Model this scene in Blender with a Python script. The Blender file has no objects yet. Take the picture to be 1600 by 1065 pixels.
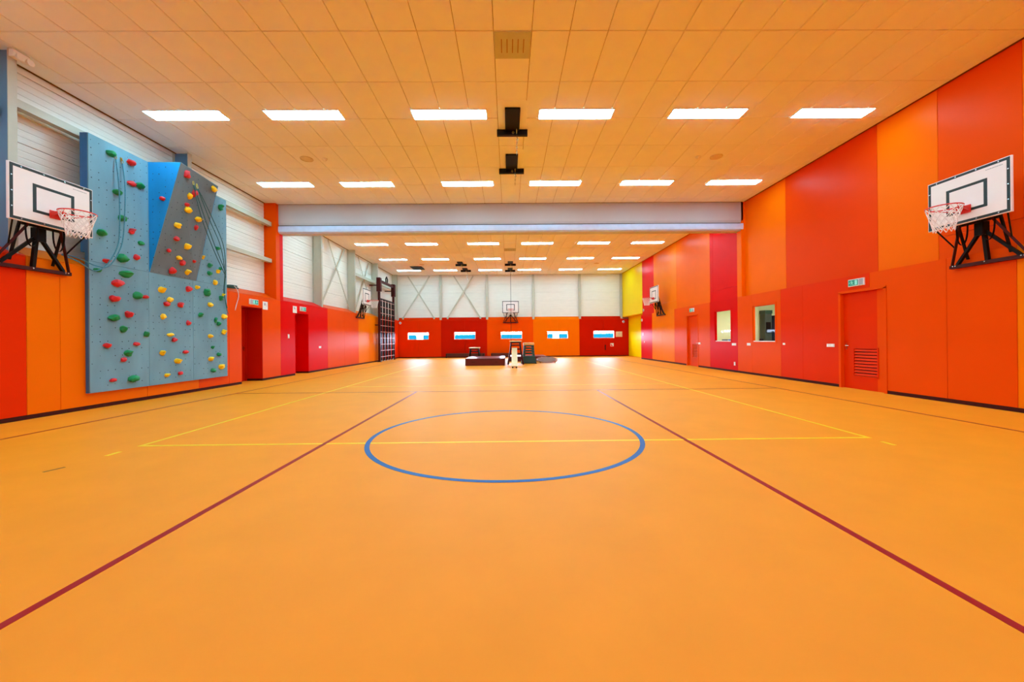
import bpy, bmesh, math, random
from mathutils import Vector, Matrix, noise

C = bpy.context.scene.collection
sc = bpy.context.scene
PI = math.pi

# ---------------------------------------------------------------- camera
cam_d = bpy.data.cameras.new('camera')
cam_d.sensor_width = 36.0
cam_d.lens = 36.0 * 609.74 / 1600.0
cam_d.shift_y = -2.3 / 1600.0
cam_d.clip_end = 400
cam = bpy.data.objects.new('camera', cam_d)
C.objects.link(cam)
cam.matrix_world = (Matrix.Translation((0, 0, 1.253)) @ Matrix.Rotation(-0.0091, 4, 'Z')
                    @ Matrix.Rotation(PI / 2 + 0.0011, 4, 'X') @ Matrix.Rotation(-0.00907, 4, 'Z'))
sc.camera = cam

# ---------------------------------------------------------------- world, light levels, exposure
LAMP = 17.0          # ceiling luminaires
LAMP_COL = (0.714, 1.764, 2.237)   # cool tubes
ROOM_LAMP = 26.0      # lamps of the side rooms
SKY = 72.0
vs = sc.view_settings
sc.display_settings.display_device = 'sRGB'
vs.view_transform = 'Standard'
vs.look = 'None'
vs.gamma = 1.0
vs.use_curve_mapping = False
vs.exposure = 0.0
world = bpy.data.worlds.new('overcast_sky')
sc.world = world
world.use_nodes = True
wn = world.node_tree.nodes
wn['Background'].inputs[0].default_value = (0.66, 0.77, 1.0, 1)
wn['Background'].inputs[1].default_value = SKY
sc.cycles.max_bounces = 10
sc.cycles.diffuse_bounces = 7
sc.cycles.glossy_bounces = 4
sc.cycles.sample_clamp_indirect = 8.0
sc.cycles.use_denoising = True


# ---------------------------------------------------------------- helpers
def lin(c):
    r = []
    for v in c:
        v = v / 255.0
        r.append(v / 12.92 if v <= 0.04045 else ((v + 0.055) / 1.055) ** 2.4)
    return (r[0], r[1], r[2], 1.0)


# measured base colours (linear)
CAL = {
    'floor_vinyl': (0.8854, 0.2821, 0.012),
    'ceiling_tile': (0.93, 0.93, 0.93),
    'curtain_fabric': (0.5065, 0.4796, 0.4814),
    'bottom_bar_grey': (0.5494, 0.6384, 0.8462),
    'climbing_panel_blue_grey': (0.1638, 0.3201, 0.3983),
    'climbing_panel_grey': (0.1381, 0.1811, 0.2063),
    'climbing_panel_daylight_tint': (0.008, 0.2884, 0.6638),
    'laminate_redor': (0.7685, 0.0298, 0.0004),
    'laminate_orred': (0.8388, 0.0724, 0.0004),
    'laminate_orange': (0.8977, 0.1592, 0.0004),
    'laminate_bright': (0.93, 0.1342, 0.0004),
    'laminate_red': (0.7567, 0.0004, 0.0004),
    'laminate_crimson': (0.7238, 0.0004, 0.0004),
    'laminate_deep': (0.5476, 0.009, 0.0004),
    'laminate_yellow': (0.8978, 0.6295, 0.0004),
    'laminate_rust': (0.7862, 0.0483, 0.0004),
    'laminate_amber': (0.93, 0.1879, 0.0004),
}


def mat(name, rgb, rough=0.5, spec=0.5, metal=0.0, var=0.05, scale=6.0, bump=0.0, emit=None, stretch=(1, 1, 1), coat=0.0, tint=None):
    m = bpy.data.materials.new(name)
    m.use_nodes = True
    nt = m.node_tree
    b = nt.nodes['Principled BSDF']
    b.inputs['Roughness'].default_value = rough
    b.inputs['Specular IOR Level'].default_value = spec
    b.inputs['Metallic'].default_value = metal
    b.inputs['Coat Weight'].default_value = coat
    b.inputs['Coat Roughness'].default_value = 0.12
    if tint:
        b.inputs['Specular Tint'].default_value = tuple(tint) + (1.0,)
    col = tuple(CAL[name]) + (1.0,) if name in CAL else lin(rgb)
    if emit is not None:
        b.inputs['Emission Color'].default_value = tuple(emit[0]) + (1.0,)
        b.inputs['Emission Strength'].default_value = emit[1]
    tc = nt.nodes.new('ShaderNodeTexCoord')
    mp = nt.nodes.new('ShaderNodeMapping')
    mp.inputs['Scale'].default_value = stretch
    nz = nt.nodes.new('ShaderNodeTexNoise')
    nz.inputs['Scale'].default_value = scale
    nz.inputs['Detail'].default_value = 4
    rp = nt.nodes.new('ShaderNodeMapRange')
    rp.inputs['From Min'].default_value = 0.3
    rp.inputs['From Max'].default_value = 0.7
    rp.inputs['To Min'].default_value = 1 - var
    rp.inputs['To Max'].default_value = 1 + var
    mx = nt.nodes.new('ShaderNodeVectorMath')
    mx.operation = 'SCALE'
    mx.inputs[0].default_value = col[:3]
    nt.links.new(tc.outputs['Object'], mp.inputs['Vector'])
    nt.links.new(mp.outputs['Vector'], nz.inputs['Vector'])
    nt.links.new(nz.outputs['Fac'], rp.inputs['Value'])
    nt.links.new(rp.outputs['Result'], mx.inputs['Scale'])
    nt.links.new(mx.outputs['Vector'], b.inputs['Base Color'])
    if bump:
        bp = nt.nodes.new('ShaderNodeBump')
        bp.inputs['Strength'].default_value = bump
        bp.inputs['Distance'].default_value = 0.01
        nt.links.new(nz.outputs['Fac'], bp.inputs['Height'])
        nt.links.new(bp.outputs['Normal'], b.inputs['Normal'])
    return m


class MB:
    """collects world-space geometry for one mesh"""
    def __init__(s):
        s.v, s.f, s.mi, s.cur = [], [], [], 0

    def m(s, i):
        s.cur = i
        return s

    def add(s, vs_, fs):
        n = len(s.v)
        s.v += [tuple(p) for p in vs_]
        for f in fs:
            s.f.append([i + n for i in f])
            s.mi.append(s.cur)
        return s

    def box(s, x0, x1, y0, y1, z0, z1):
        x0, x1 = min(x0, x1), max(x0, x1)
        y0, y1 = min(y0, y1), max(y0, y1)
        z0, z1 = min(z0, z1), max(z0, z1)
        s.add([(x0, y0, z0), (x1, y0, z0), (x1, y1, z0), (x0, y1, z0),
               (x0, y0, z1), (x1, y0, z1), (x1, y1, z1), (x0, y1, z1)],
              [(3, 2, 1, 0), (4, 5, 6, 7), (0, 1, 5, 4), (1, 2, 6, 5), (2, 3, 7, 6), (3, 0, 4, 7)])
        return s

    def slab(s, axis, back, front, a0, a1, b0, b1, ch=0.004):
        """a plate standing from `back` to `front` along axis, with a chamfered front edge"""
        d = 1 if front > back else -1
        mid = front - d * ch
        def P(t, a, b):
            return (t, a, b) if axis == 0 else ((a, t, b) if axis == 1 else (a, b, t))
        vs_ = [P(back, a0, b0), P(back, a1, b0), P(back, a1, b1), P(back, a0, b1),
               P(mid, a0, b0), P(mid, a1, b0), P(mid, a1, b1), P(mid, a0, b1),
               P(front, a0 + ch, b0 + ch), P(front, a1 - ch, b0 + ch), P(front, a1 - ch, b1 - ch), P(front, a0 + ch, b1 - ch)]
        fs = [(3, 2, 1, 0), (8, 9, 10, 11)]
        for k in range(4):
            j = (k + 1) % 4
            fs += [(k, j, j + 4, k + 4), (k + 4, j + 4, j + 8, k + 8)]
        flip = (d < 0) ^ (axis == 1)
        if flip:
            fs = [tuple(reversed(f)) for f in fs]
        return s.add(vs_, fs)

    def prism(s, poly, axis, t0, t1):
        """2D polygon extruded along axis (0: poly in (y,z); 1: poly in (x,z); 2: poly in (x,y))"""
        n = len(poly)
        def P(a, b, t):
            return (t, a, b) if axis == 0 else ((a, t, b) if axis == 1 else (a, b, t))
        vs_ = [P(a, b, t0) for a, b in poly] + [P(a, b, t1) for a, b in poly]
        fs = [tuple(reversed(range(n))), tuple(range(n, 2 * n))]
        for k in range(n):
            j = (k + 1) % n
            fs.append((k, j, j + n, k + n))
        return s.add(vs_, fs)

    def bar(s, p, q, w, h=None, up=(0, 0, 1)):
        """rectangular bar from p to q"""
        p, q = Vector(p), Vector(q)
        h = h or w
        d = (q - p).normalized()
        u = Vector(up)
        a = d.cross(u)
        if a.length < 1e-4:
            a = d.cross(Vector((1, 0, 0)))
        a.normalize()
        b = a.cross(d).normalized()
        vs_ = []
        for c in (p, q):
            for i, j in ((-1, -1), (1, -1), (1, 1), (-1, 1)):
                vs_.append(c + a * (i * w / 2) + b * (j * h / 2))
        return s.add(vs_, [(3, 2, 1, 0), (4, 5, 6, 7), (0, 1, 5, 4), (1, 2, 6, 5), (2, 3, 7, 6), (3, 0, 4, 7)])

    def tube(s, pts, r, n=8, closed=False):
        pts = [Vector(p) for p in pts]
        m_ = len(pts)
        vs_, prev = [], None
        for i, p in enumerate(pts):
            if closed:
                t = pts[(i + 1) % m_] - pts[i - 1]
            else:
                t = pts[min(i + 1, m_ - 1)] - pts[max(i - 1, 0)]
            t.normalize()
            if prev is None:
                a = t.cross(Vector((0, 0, 1)))
                if a.length < 1e-3:
                    a = t.cross(Vector((1, 0, 0)))
            else:
                a = prev - t * prev.dot(t)
            a.normalize()
            prev = a
            b = t.cross(a)
            for k in range(n):
                w = 2 * PI * k / n
                vs_.append(p + a * (r * math.cos(w)) + b * (r * math.sin(w)))
        fs = []
        for i in range(m_ if closed else m_ - 1):
            i2 = (i + 1) % m_
            for k in range(n):
                k2 = (k + 1) % n
                fs.append((i * n + k, i * n + k2, i2 * n + k2, i2 * n + k))
        if not closed:
            fs.append(tuple(reversed(range(n))))
            fs.append(tuple(range((m_ - 1) * n, m_ * n)))
        return s.add(vs_, fs)

    def disc(s, c, r, h, axis=2, n=20, r2=None):
        """cylinder or cone frustum from c along axis by h"""
        r2 = r if r2 is None else r2
        vs_ = []
        for t, rr in ((0, r), (h, r2)):
            for k in range(n):
                w = 2 * PI * k / n
                a, b = rr * math.cos(w), rr * math.sin(w)
                o = (t, a, b) if axis == 0 else ((a, t, b) if axis == 1 else (a, b, t))
                vs_.append((c[0] + o[0], c[1] + o[1], c[2] + o[2]))
        fs = [tuple(reversed(range(n))), tuple(range(n, 2 * n))]
        for k in range(n):
            k2 = (k + 1) % n
            fs.append((k, k2, k2 + n, k + n))
        return s.add(vs_, fs)


def wpos(o):
    p = Vector((0, 0, 0))
    while o is not None:
        p += o.location
        o = o.parent
    return p


def obj(name, mb, mats, parent=None, smooth=False, label=None, cat=None, group=None, kind=None, fix=True):
    me = bpy.data.meshes.new(name)
    xs = [v[0] for v in mb.v]; ys = [v[1] for v in mb.v]; zs = [v[2] for v in mb.v]
    org = Vector(((min(xs) + max(xs)) / 2, (min(ys) + max(ys)) / 2, min(zs)))
    me.from_pydata([tuple(Vector(v) - org) for v in mb.v], [], mb.f)
    ms = mats if isinstance(mats, (list, tuple)) else [mats]
    for m_ in ms:
        me.materials.append(m_)
    if len(ms) > 1:
        me.polygons.foreach_set('material_index', mb.mi)
    if fix:
        bm = bmesh.new(); bm.from_mesh(me)
        bmesh.ops.recalc_face_normals(bm, faces=bm.faces)
        bm.to_mesh(me); bm.free()
    if smooth:
        me.polygons.foreach_set('use_smooth', [True] * len(me.polygons))
        try:
            me.set_sharp_from_angle(angle=math.radians(40))
        except Exception:
            pass
    me.update()
    o = bpy.data.objects.new(name, me)
    C.objects.link(o)
    if parent is not None:
        o.parent = parent
        o.location = org - wpos(parent)
    else:
        o.location = org
    tag(o, label, cat, group, kind)
    return o


def tag(o, label=None, cat=None, group=None, kind=None):
    if label: o['label'] = label
    if cat: o['category'] = cat
    if group: o['group'] = group
    if kind: o['kind'] = kind
    return o


def thing(name, label, cat, loc, group=None, kind=None):
    o = bpy.data.objects.new(name, None)
    o.empty_display_size = 0.1
    C.objects.link(o)
    o.location = loc
    return tag(o, label, cat, group, kind)


def inst(o, loc, parent=None):
    """another object sharing o's mesh, loc = world position of its origin"""
    c = o.copy()
    C.objects.link(c)
    c.parent = parent
    c.location = Vector(loc) - (wpos(parent) if parent else Vector((0, 0, 0)))
    return c


def copy_tree(o, parent=None):
    c = o.copy()
    C.objects.link(c)
    c.parent = parent
    for ch in list(o.children):
        copy_tree(ch, c)
    return c


def rects_minus(a0, a1, b0, b1, holes):
    """the rectangle (a,b) without the holes, as rectangles"""
    out = [(a0, a1, b0, b1)]
    for h in holes:
        nxt = []
        for r in out:
            x0, x1, y0, y1 = max(r[0], h[0]), min(r[1], h[1]), max(r[2], h[2]), min(r[3], h[3])
            if x1 - x0 < 1e-4 or y1 - y0 < 1e-4:
                nxt.append(r); continue
            if x0 - r[0] > 1e-4: nxt.append((r[0], x0, r[2], r[3]))
            if r[1] - x1 > 1e-4: nxt.append((x1, r[1], r[2], r[3]))
            if y0 - r[2] > 1e-4: nxt.append((x0, x1, r[2], y0))
            if r[3] - y1 > 1e-4: nxt.append((x0, x1, y1, r[3]))
        out = nxt
    return out

# ---------------------------------------------------------------- materials
PANEL = {}
for nm, rgb in dict(redor=(205, 52, 14), orred=(222, 72, 14), orange=(232, 96, 14), amber=(236, 116, 16),
                    bright=(244, 112, 14), red=(205, 26, 20), crimson=(196, 16, 30), deep=(188, 34, 12), rust=(214, 62, 18),
                    yellow=(250, 200, 4)).items():
    PANEL[nm] = mat('laminate_' + nm, rgb, rough=0.36, spec=0.06, var=0.02, scale=1.2, tint=(1, 0.6, 0.4))
M_FLOOR = mat('floor_vinyl', (236, 150, 62), rough=0.52, spec=0.2, var=0.03, scale=2.2, tint=(1, 0.7, 0.5))
M_CEIL = mat('ceiling_tile', (246, 226, 206), rough=0.9, spec=0.2, var=0.012, scale=3)
M_GAP = mat('shadow_gap', (160, 112, 72), rough=0.9, spec=0.1)
M_CLAD = mat('cladding_white', (232, 229, 218), rough=0.45, var=0.03, scale=1.5, stretch=(1, 1, 6))
M_STEEL = mat('steel_grey', (188, 184, 164), rough=0.45, var=0.03)
M_STEELDAYTINT = mat('steel_daylight_tint', (92, 128, 158), rough=0.45, var=0.03)  # cool daylight from behind the camera, put into the steel's colour
M_BASE = mat('plinth_dark', (66, 14, 4), rough=0.7, spec=0.15)
M_WHITE = mat('white_plastic', (240, 238, 232), rough=0.4)
M_CONC = mat('roof_deck', (150, 140, 130), rough=0.9)
M_YEL = mat('line_yellow', (250, 205, 20), rough=0.38, spec=0.16, var=0.02)
M_REDL = mat('line_red', (160, 16, 22), rough=0.38, spec=0.16, var=0.03)
M_BLUEL = mat('line_blue', (0, 92, 158), rough=0.38, spec=0.12, var=0.02)
M_DARK = mat('dark_mark', (120, 78, 30), rough=0.7)
M_BLACK = mat('black_steel', (20, 10, 8), rough=0.5, spec=0.15)
M_MAROON = mat('maroon_steel', (66, 10, 8), rough=0.45, spec=0.2)
M_CHROME = mat('brushed_steel', (200, 200, 200), rough=0.25, metal=1.0)
M_GOLD = mat('brass', (190, 160, 80), rough=0.35, metal=1.0)
M_LAMP = mat('lamp_diffuser', (255, 255, 255), rough=0.5, emit=(LAMP_COL, LAMP))
M_ROOMLAMP = mat('room_lamp_diffuser', (255, 255, 255), rough=0.5, emit=((1.05, 1.1, 1.05), ROOM_LAMP))
M_FABRIC = mat('curtain_fabric', (206, 200, 196), rough=0.75, var=0.03, scale=1.5)
M_FABRICD = mat('curtain_seam', (70, 66, 66), rough=0.8)
M_BARGREY = mat('bottom_bar_grey', (206, 210, 212), rough=0.5)
M_VENT = mat('vent_tan', (199, 200, 168), rough=0.8, spec=0.2)
M_SPK = mat('speaker_tan', (226, 212, 186), rough=0.8, spec=0.2)


def glass_mat():
    """thin pane: clear transmission with a Fresnel reflection"""
    m = bpy.data.materials.new('window_glass')
    m.use_nodes = True
    nt = m.node_tree
    nt.nodes.remove(nt.nodes['Principled BSDF'])
    out = nt.nodes['Material Output']
    tr = nt.nodes.new('ShaderNodeBsdfTransparent')
    tr.inputs['Color'].default_value = (0.96, 0.98, 1.0, 1)
    gl = nt.nodes.new('ShaderNodeBsdfGlossy')
    nz = nt.nodes.new('ShaderNodeTexNoise')
    nz.inputs['Scale'].default_value = 3
    mr = nt.nodes.new('ShaderNodeMapRange')
    mr.inputs['To Min'].default_value = 0.01
    mr.inputs['To Max'].default_value = 0.04
    nt.links.new(nz.outputs['Fac'], mr.inputs['Value'])
    nt.links.new(mr.outputs['Result'], gl.inputs['Roughness'])
    fr = nt.nodes.new('ShaderNodeFresnel')
    fr.inputs['IOR'].default_value = 1.14
    mx = nt.nodes.new('ShaderNodeMixShader')
    geo = nt.nodes.new('ShaderNodeNewGeometry')
    inv = nt.nodes.new('ShaderNodeMath')
    inv.operation = 'SUBTRACT'
    inv.inputs[0].default_value = 1.0
    nt.links.new(geo.outputs['Backfacing'], inv.inputs[1])
    mul = nt.nodes.new('ShaderNodeMath')
    mul.operation = 'MULTIPLY'
    nt.links.new(fr.outputs[0], mul.inputs[0])
    nt.links.new(inv.outputs[0], mul.inputs[1])
    nt.links.new(mul.outputs[0], mx.inputs[0])
    nt.links.new(tr.outputs[0], mx.inputs[1])
    nt.links.new(gl.outputs[0], mx.inputs[2])
    nt.links.new(mx.outputs[0], out.inputs['Surface'])
    return m


M_GLASS = glass_mat()

# ---------------------------------------------------------------- dimensions (metres, camera foot point at the origin)
LX, LU = -8.034, -8.44        # left wall: lower panel face, upper cladding face
RX, RU = 8.288, 8.426         # right wall: lower panel face, upper panel face
YB, YF = 28.6, -1.0           # back wall panel face, wall behind the camera
ZC = 6.078                    # ceiling
ZP = 2.72                     # top of the lower panels
BEAM = 13.79

# ---------------------------------------------------------------- floor and its lines
floor = obj('floor', MB().box(-8.78, 9.3, YF - 0.3, 29.3, -0.12, 0), M_FLOOR, kind='structure')


def line(name, x0, x1, y0, y1, m_, z=0.0015):
    obj(name, MB().box(x0, x1, y0, y1, 0.0002, z), m_, floor)


LW = 0.05
line('yellow_line', -4.53, 4.49, 4.79, 4.84, M_YEL)
line('yellow_line', -4.53, 4.49, 22.78, 22.83, M_YEL)
line('yellow_line', -4.53, -4.48, 4.84, 22.78, M_YEL)
line('yellow_line', 4.44, 4.49, 4.84, 22.78, M_YEL)
for y in (10.78, 13.78, 16.78):
    line('yellow_line', -4.48, 4.44, y, y + LW, M_YEL, 0.0014)
line('yellow_line', -4.53, -4.48, 4.40, 4.56, M_YEL)
line('yellow_line', 4.42, 4.47, 4.46, 4.62, M_YEL)
line('red_line', -2.295, -2.245, YF + 0.2, 9.60, M_REDL, 0.0018)
line('red_line', 2.155, 2.205, YF + 0.2, 9.60, M_REDL, 0.0018)
line('red_line', -6.69, 6.65, 9.60, 9.65, M_REDL, 0.0018)
line('red_line', -6.74, -6.69, YF + 0.2, 26.5, M_REDL, 0.0018)
line('red_line', 6.65, 6.70, YF + 0.2, 26.5, M_REDL, 0.0018)
line('red_line', -6.69, 6.65, 26.45, 26.5, M_REDL, 0.0018)
ring, n = MB(), 96
pts = []
for k in range(n):
    a = 2 * PI * k / n
    for r, z in ((1.757, 0.0002), (1.757, 0.0024), (1.70, 0.0024), (1.70, 0.0002)):
        pts.append((-0.05 + r * math.cos(a), 5.189 + r * math.sin(a), z))
ring.add(pts, [(4 * k + i, 4 * ((k + 1) % n) + i, 4 * ((k + 1) % n) + (i + 1) % 4, 4 * k + (i + 1) % 4) for k in range(n) for i in range(4)])
obj('blue_circle', ring, M_BLUEL, floor)
obj('dark_mark', MB().prism([(-4.585, 3.87), (-4.555, 3.86), (-4.51, 4.01), (-4.54, 4.02)], 2, 0.0002, 0.0015), M_DARK, floor,
    label='short dark scuffed mark')

# ---------------------------------------------------------------- ceiling: deck and tiles
ceiling = obj('ceiling', MB().box(-8.78, 9.3, YF - 0.3, 29.3, ZC + 0.022, ZC + 0.25), M_GAP, kind='structure')
VENTS = [(-0.19, 0.41, 6.09, 6.69), (-0.19, 0.41, 20.55, 21.15)]


def tile_mesh(w, d):
    return MB().slab(2, ZC + 0.02, ZC, -w / 2, w / 2, -d / 2, d / 2, 0.008)


x_edges = []
k = -14
while -0.19 + 0.6 * k < RU - 0.03:
    a, b = max(-0.19 + 0.6 * k, LU + 0.02), min(-0.19 + 0.6 * (k + 1), RU - 0.03)
    if b - a > 0.05:
        x_edges.append((a, b))
    k += 1


def ceiling_rows(ystart, y_lo, y_hi, single):
    stuff = MB()
    cache = {}
    j = -6
    while ystart + 1.2 * j < y_hi:
        c, d = max(ystart + 1.2 * j, y_lo), min(ystart + 1.2 * (j + 1), y_hi)
        j += 1
        if d - c < 0.04:
            continue
        for a, b in x_edges:
            w, dd = b - a - 0.008, d - c - 0.012
            if single(c, d):
                key = (round(w, 3), round(dd, 3))
                if key not in cache:
                    o = obj('ceiling_tile', MB().slab(2, ZC + 0.02, ZC, a + 0.004, b - 0.004, c + 0.006, d - 0.006, 0.008), M_CEIL, ceiling)
                    cache[key] = o
                else:
                    inst(cache[key], ((a + b) / 2, (c + d) / 2, ZC), ceiling)
            else:
                stuff.slab(2, ZC + 0.02, ZC, a + 0.004, b - 0.004, c + 0.006, d - 0.006, 0.008)
    return stuff


st1 = ceiling_rows(6.09, YF, BEAM - 0.02, lambda c, d: c > 4.8)
st2 = ceiling_rows(15.69 - 1.2, BEAM + 0.35, YB + 0.2, lambda c, d: 16.7 < c < 19.0)
for nm, s_ in (('ceiling_tiles', st1), ('ceiling_tiles', st2)):
    obj(nm, s_, M_CEIL, ceiling, kind='stuff')

# ---------------------------------------------------------------- right wall
D1 = (8.50, 9.68, 0.0, 2.35)          # near door opening (y0, y1, z0, z1)
D3 = (17.0, 18.06, 0.0, 2.30)         # far door
W1 = (12.04, 13.15, 1.12, 2.32)
W2 = (14.46, 15.57, 1.12, 2.32)
wr = MB()
for r in rects_minus(YF, 24.35, 0, ZP, [D1, D3, W1, W2]):
    wr.box(RX + 0.035, RX + 0.06, r[0], r[1], r[2], r[3])
for r in rects_minus(YF, 29.2, ZP, 6.3, []):
    wr.box(RU + 0.045, 9.0, r[0], 24.38, r[2], r[3])
wr.box(RU + 0.045, 9.0, 24.38, 29.2, 2.90, 6.3)
wr.box(8.90, 9.3, 24.35, 29.2, 0, 2.95)
wr.box(8.80, 8.95, YF, 10.94, 0, ZP)  # this and the next box: unseen, added to block sky light at the doors
wr.box(8.80, 8.95, 16.66, 24.2, 0, ZP)
wr.box(RX + 0.035, 8.90, 24.20, 24.35, 0, ZP)
wr.box(RX + 0.035, RU + 0.2, YF, 24.35, ZP - 0.03, ZP)
wall_right = obj('wall_right', wr, PANEL['orred'], kind='structure')
G = 0.003


def rpanel(y0, y1, z0, z1, c, face=RX, thick=0.033, holes=(), parent=None, d=1):
    hs = [h for h in holes if h[0] < y1 and h[1] > y0 and h[2] < z1 and h[3] > z0]
    mb = MB()
    if hs:
        for r in rects_minus(y0 + G, y1 - G, z0 + G, z1 - G, hs):
            mb.box(face, face + d * thick, r[0], r[1], r[2], r[3])
    else:
        mb.slab(0, face + d * thick, face, y0 + G, y1 - G, z0 + G, z1 - G, 0.003)
    return obj('wall_panel', mb, PANEL[c], parent or wall_right)


for y0, y1, c in [(YF, 1.4, 'red'), (1.4, 3.8, 'orange'), (3.8, 6.28, 'amber'), (6.28, 7.30, 'orred'), (7.30, 8.87, 'orred'),
                  (8.87, 10.91, 'redor'), (10.91, 11.8, 'redor'), (11.8, 13.2, 'orred'), (13.2, 14.03, 'orred'),
                  (14.03, 15.97, 'crimson'), (15.97, 18.2, 'orred'), (18.2, 19.40, 'orred'), (19.40, 21.0, 'amber'), (21.0, 22.42, 'amber'),
                  (22.42, 24.3, 'crimson')]:
    rpanel(y0, y1, 0.07, ZP, c, holes=(D1, D3, W1, W2))
for y0, y1, c in [(YF, 1.4, 'red'), (1.4, 3.8, 'orange'), (3.8, 6.29, 'amber')]:
    rpanel(y0, y1, ZP + 0.004, 6.072, c, face=RU, thick=0.04)
for y0, y1, zs, c in [(6.29, 7.55, (3.17,), 'orred'), (7.55, 8.80, (), 'bright'), (8.80, 11.74, (), 'rust'), (11.74, 13.76, (), 'bright'),
                      (14.03, 15.98, (3.17,), 'red'), (15.98, 16.2, (), 'red'), (16.2, 19.45, (), 'bright'), (19.45, 20.1, (3.17,), 'amber'),
                      (20.1, 22.48, (3.17,), 'amber'), (22.48, 24.42, (3.17,), 'red')]:
    zz = [ZP + 0.004] + list(zs) + [6.072]
    for a, b in zip(zz[:-1], zz[1:]):
        rpanel(y0, y1, a, b, c, face=RU, thick=0.04)
rpanel(24.42, YB + 0.15, 2.9, 6.072, 'yellow', face=RU, thick=0.04)
obj('wall_panel', MB().box(RU + 0.003, 8.93, 24.42, YB + 0.1, 2.86, 2.899), PANEL['yellow'], wall_right)
# pilaster of the curtain on the right wall
obj('trim_2', MB().slab(0, RU + 0.03, RX, 13.76, 14.03, ZP + 0.002, 6.07, 0.004), PANEL['bright'], kind='structure')
# yellow storage door in its niche
dy = thing('door_5', None, None, (8.87, 26.4, 0), kind='structure')
for k in range(5):
    z0 = 0.02 + k * 0.567
    obj('door_panel', MB().slab(0, 8.90, 8.84, 24.42, YB - 0.01, z0, z0 + 0.563, 0.006), PANEL['yellow'], dy)

# ---------------------------------------------------------------- doors of the right wall


def lever(mb, x, y, z, d, dy):
    """lever handle on a leaf at face x, pointing out by d, lever towards dy"""
    mb.box(x, x + d * 0.008, y - 0.02, y + 0.02, z - 0.09, z + 0.05)
    mb.tube([(x, y, z), (x + d * 0.05, y, z), (x + d * 0.055, y + dy * 0.02, z), (x + d * 0.055, y + dy * 0.13, z)], 0.010, 8)


def right_door(nm, D, leafcols, louver, frame_c, hz, split=None):
    y0, y1, z0, z1 = D
    t = thing(nm, None, None, (RX + 0.08, (y0 + y1) / 2, 0), kind='structure')
    fr = MB()
    fr.box(RX - 0.012, RX + 0.19, y0 - 0.03, y0 + 0.03, 0, z1)
    fr.box(RX - 0.012, RX + 0.19, y1 - 0.03, y1 + 0.03, 0, z1)
    fr.box(RX - 0.012, RX + 0.19, y0 - 0.03, y1 + 0.03, z1 - 0.03, z1 + 0.03)
    obj('door_frame', fr, PANEL[frame_c], t)
    l0, l1, lz0, lz1 = louver
    leaf = MB()
    x0, x1 = RX + 0.075, RX + 0.12
    for i, (a, b) in enumerate(((y0 + 0.032, split), (split, y1 - 0.032)) if split else ((y0 + 0.032, y1 - 0.032),)):
        leaf.m(i)
        for r in rects_minus(a, b, 0.003, z1 - 0.033, [(l0, l1, lz0, lz1)]):
            leaf.box(x0, x1, r[0], r[1], r[2], r[3])
    lf = obj('door_leaf', leaf, [PANEL[c] for c in leafcols], t)
    gr = MB()
    for a, b, c_, d_ in ((l0 - 0.02, l0 + 0.012, lz0 - 0.02, lz1 + 0.02), (l1 - 0.012, l1 + 0.02, lz0 - 0.02, lz1 + 0.02),
                         (l0, l1, lz0 - 0.02, lz0 + 0.012), (l0, l1, lz1 - 0.012, lz1 + 0.02)):
        gr.box(x0 - 0.012, x0 + 0.02, a, b, c_, d_)
    gf = obj('louver_grille', gr, PANEL[leafcols[-1]], t)
    n_ = 9
    first = None
    for k in range(n_):
        z = lz0 + 0.012 + (k + 0.5) * (lz1 - lz0 - 0.024) / n_
        h = (lz1 - lz0) / n_
        if first is None:
            first = obj('slat', MB().prism([(x0 - 0.006, z - h * 0.34), (x0 + 0.004, z - h * 0.38), (x0 + 0.022, z + h * 0.30), (x0 + 0.012, z + h * 0.34)], 1, l0 + 0.012, l1 - 0.012),
                        PANEL[leafcols[-1]], gf)
            zf = z
        else:
            inst(first, wpos(first) + Vector((0, 0, z - zf)), gf)
    obj('louver_backing', MB().box(x1 - 0.006, x1, l0, l1, lz0, lz1), M_BASE, t)
    hb = MB()
    lever(hb, x0, y1 - 0.10 if hz > 0 else y0 + 0.10, abs(hz), -1, -1 if hz > 0 else 1)
    obj('door_handle', hb, M_CHROME, t, smooth=True, label='steel lever handle')
    return t


right_door('door_1', D1, ['orred', 'redor'], (8.76, 9.38, 0.31, 0.98), 'orred', 1.04, split=8.77)
right_door('door_2', D3, ['rust'], (17.06, 17.66, 0.36, 1.0), 'orred', -1.03)

# ---------------------------------------------------------------- windows into the side rooms, and the rooms
for i, W in enumerate((W1, W2)):
    y0, y1, z0, z1 = W
    t = thing('window_%d' % (i + 1), None, None, (RX + 0.1, (y0 + y1) / 2, z0), kind='structure')
    fr = MB()
    for a, b, c_, d_ in ((y0 - 0.05, y0, z0 - 0.05, z1 + 0.05), (y1, y1 + 0.05, z0 - 0.05, z1 + 0.05), (y0, y1, z0 - 0.05, z0), (y0, y1, z1, z1 + 0.05)):
        fr.box(RX - 0.012, RX + 0.006, a, b, c_, d_)
    for a, b, c_, d_ in ((y0, y0 + 0.025, z0, z1), (y1 - 0.025, y1, z0, z1), (y0, y1, z1 - 0.025, z1)):
        fr.box(RX + 0.006, RX + 0.065, a, b, c_, d_)
    obj('window_frame', fr, PANEL['orred' if i == 0 else 'crimson'], t)
    obj('window_sill', MB().box(RX + 0.006, RX + 0.22, y0 + 0.002, y1 - 0.002, z0 + 0.001, z0 + 0.03), M_WHITE, t, label='pale window sill')
    obj('window_glass', MB().box(RX + 0.04, RX + 0.046, y0 + 0.026, y1 - 0.026, z0 + 0.031, z1 - 0.026), M_GLASS, t)
M_CREAM = mat('room_cream', (248, 238, 196), rough=0.8, var=0.02)
M_GREEN = mat('room_green', (120, 196, 60), rough=0.8, var=0.02)
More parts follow.
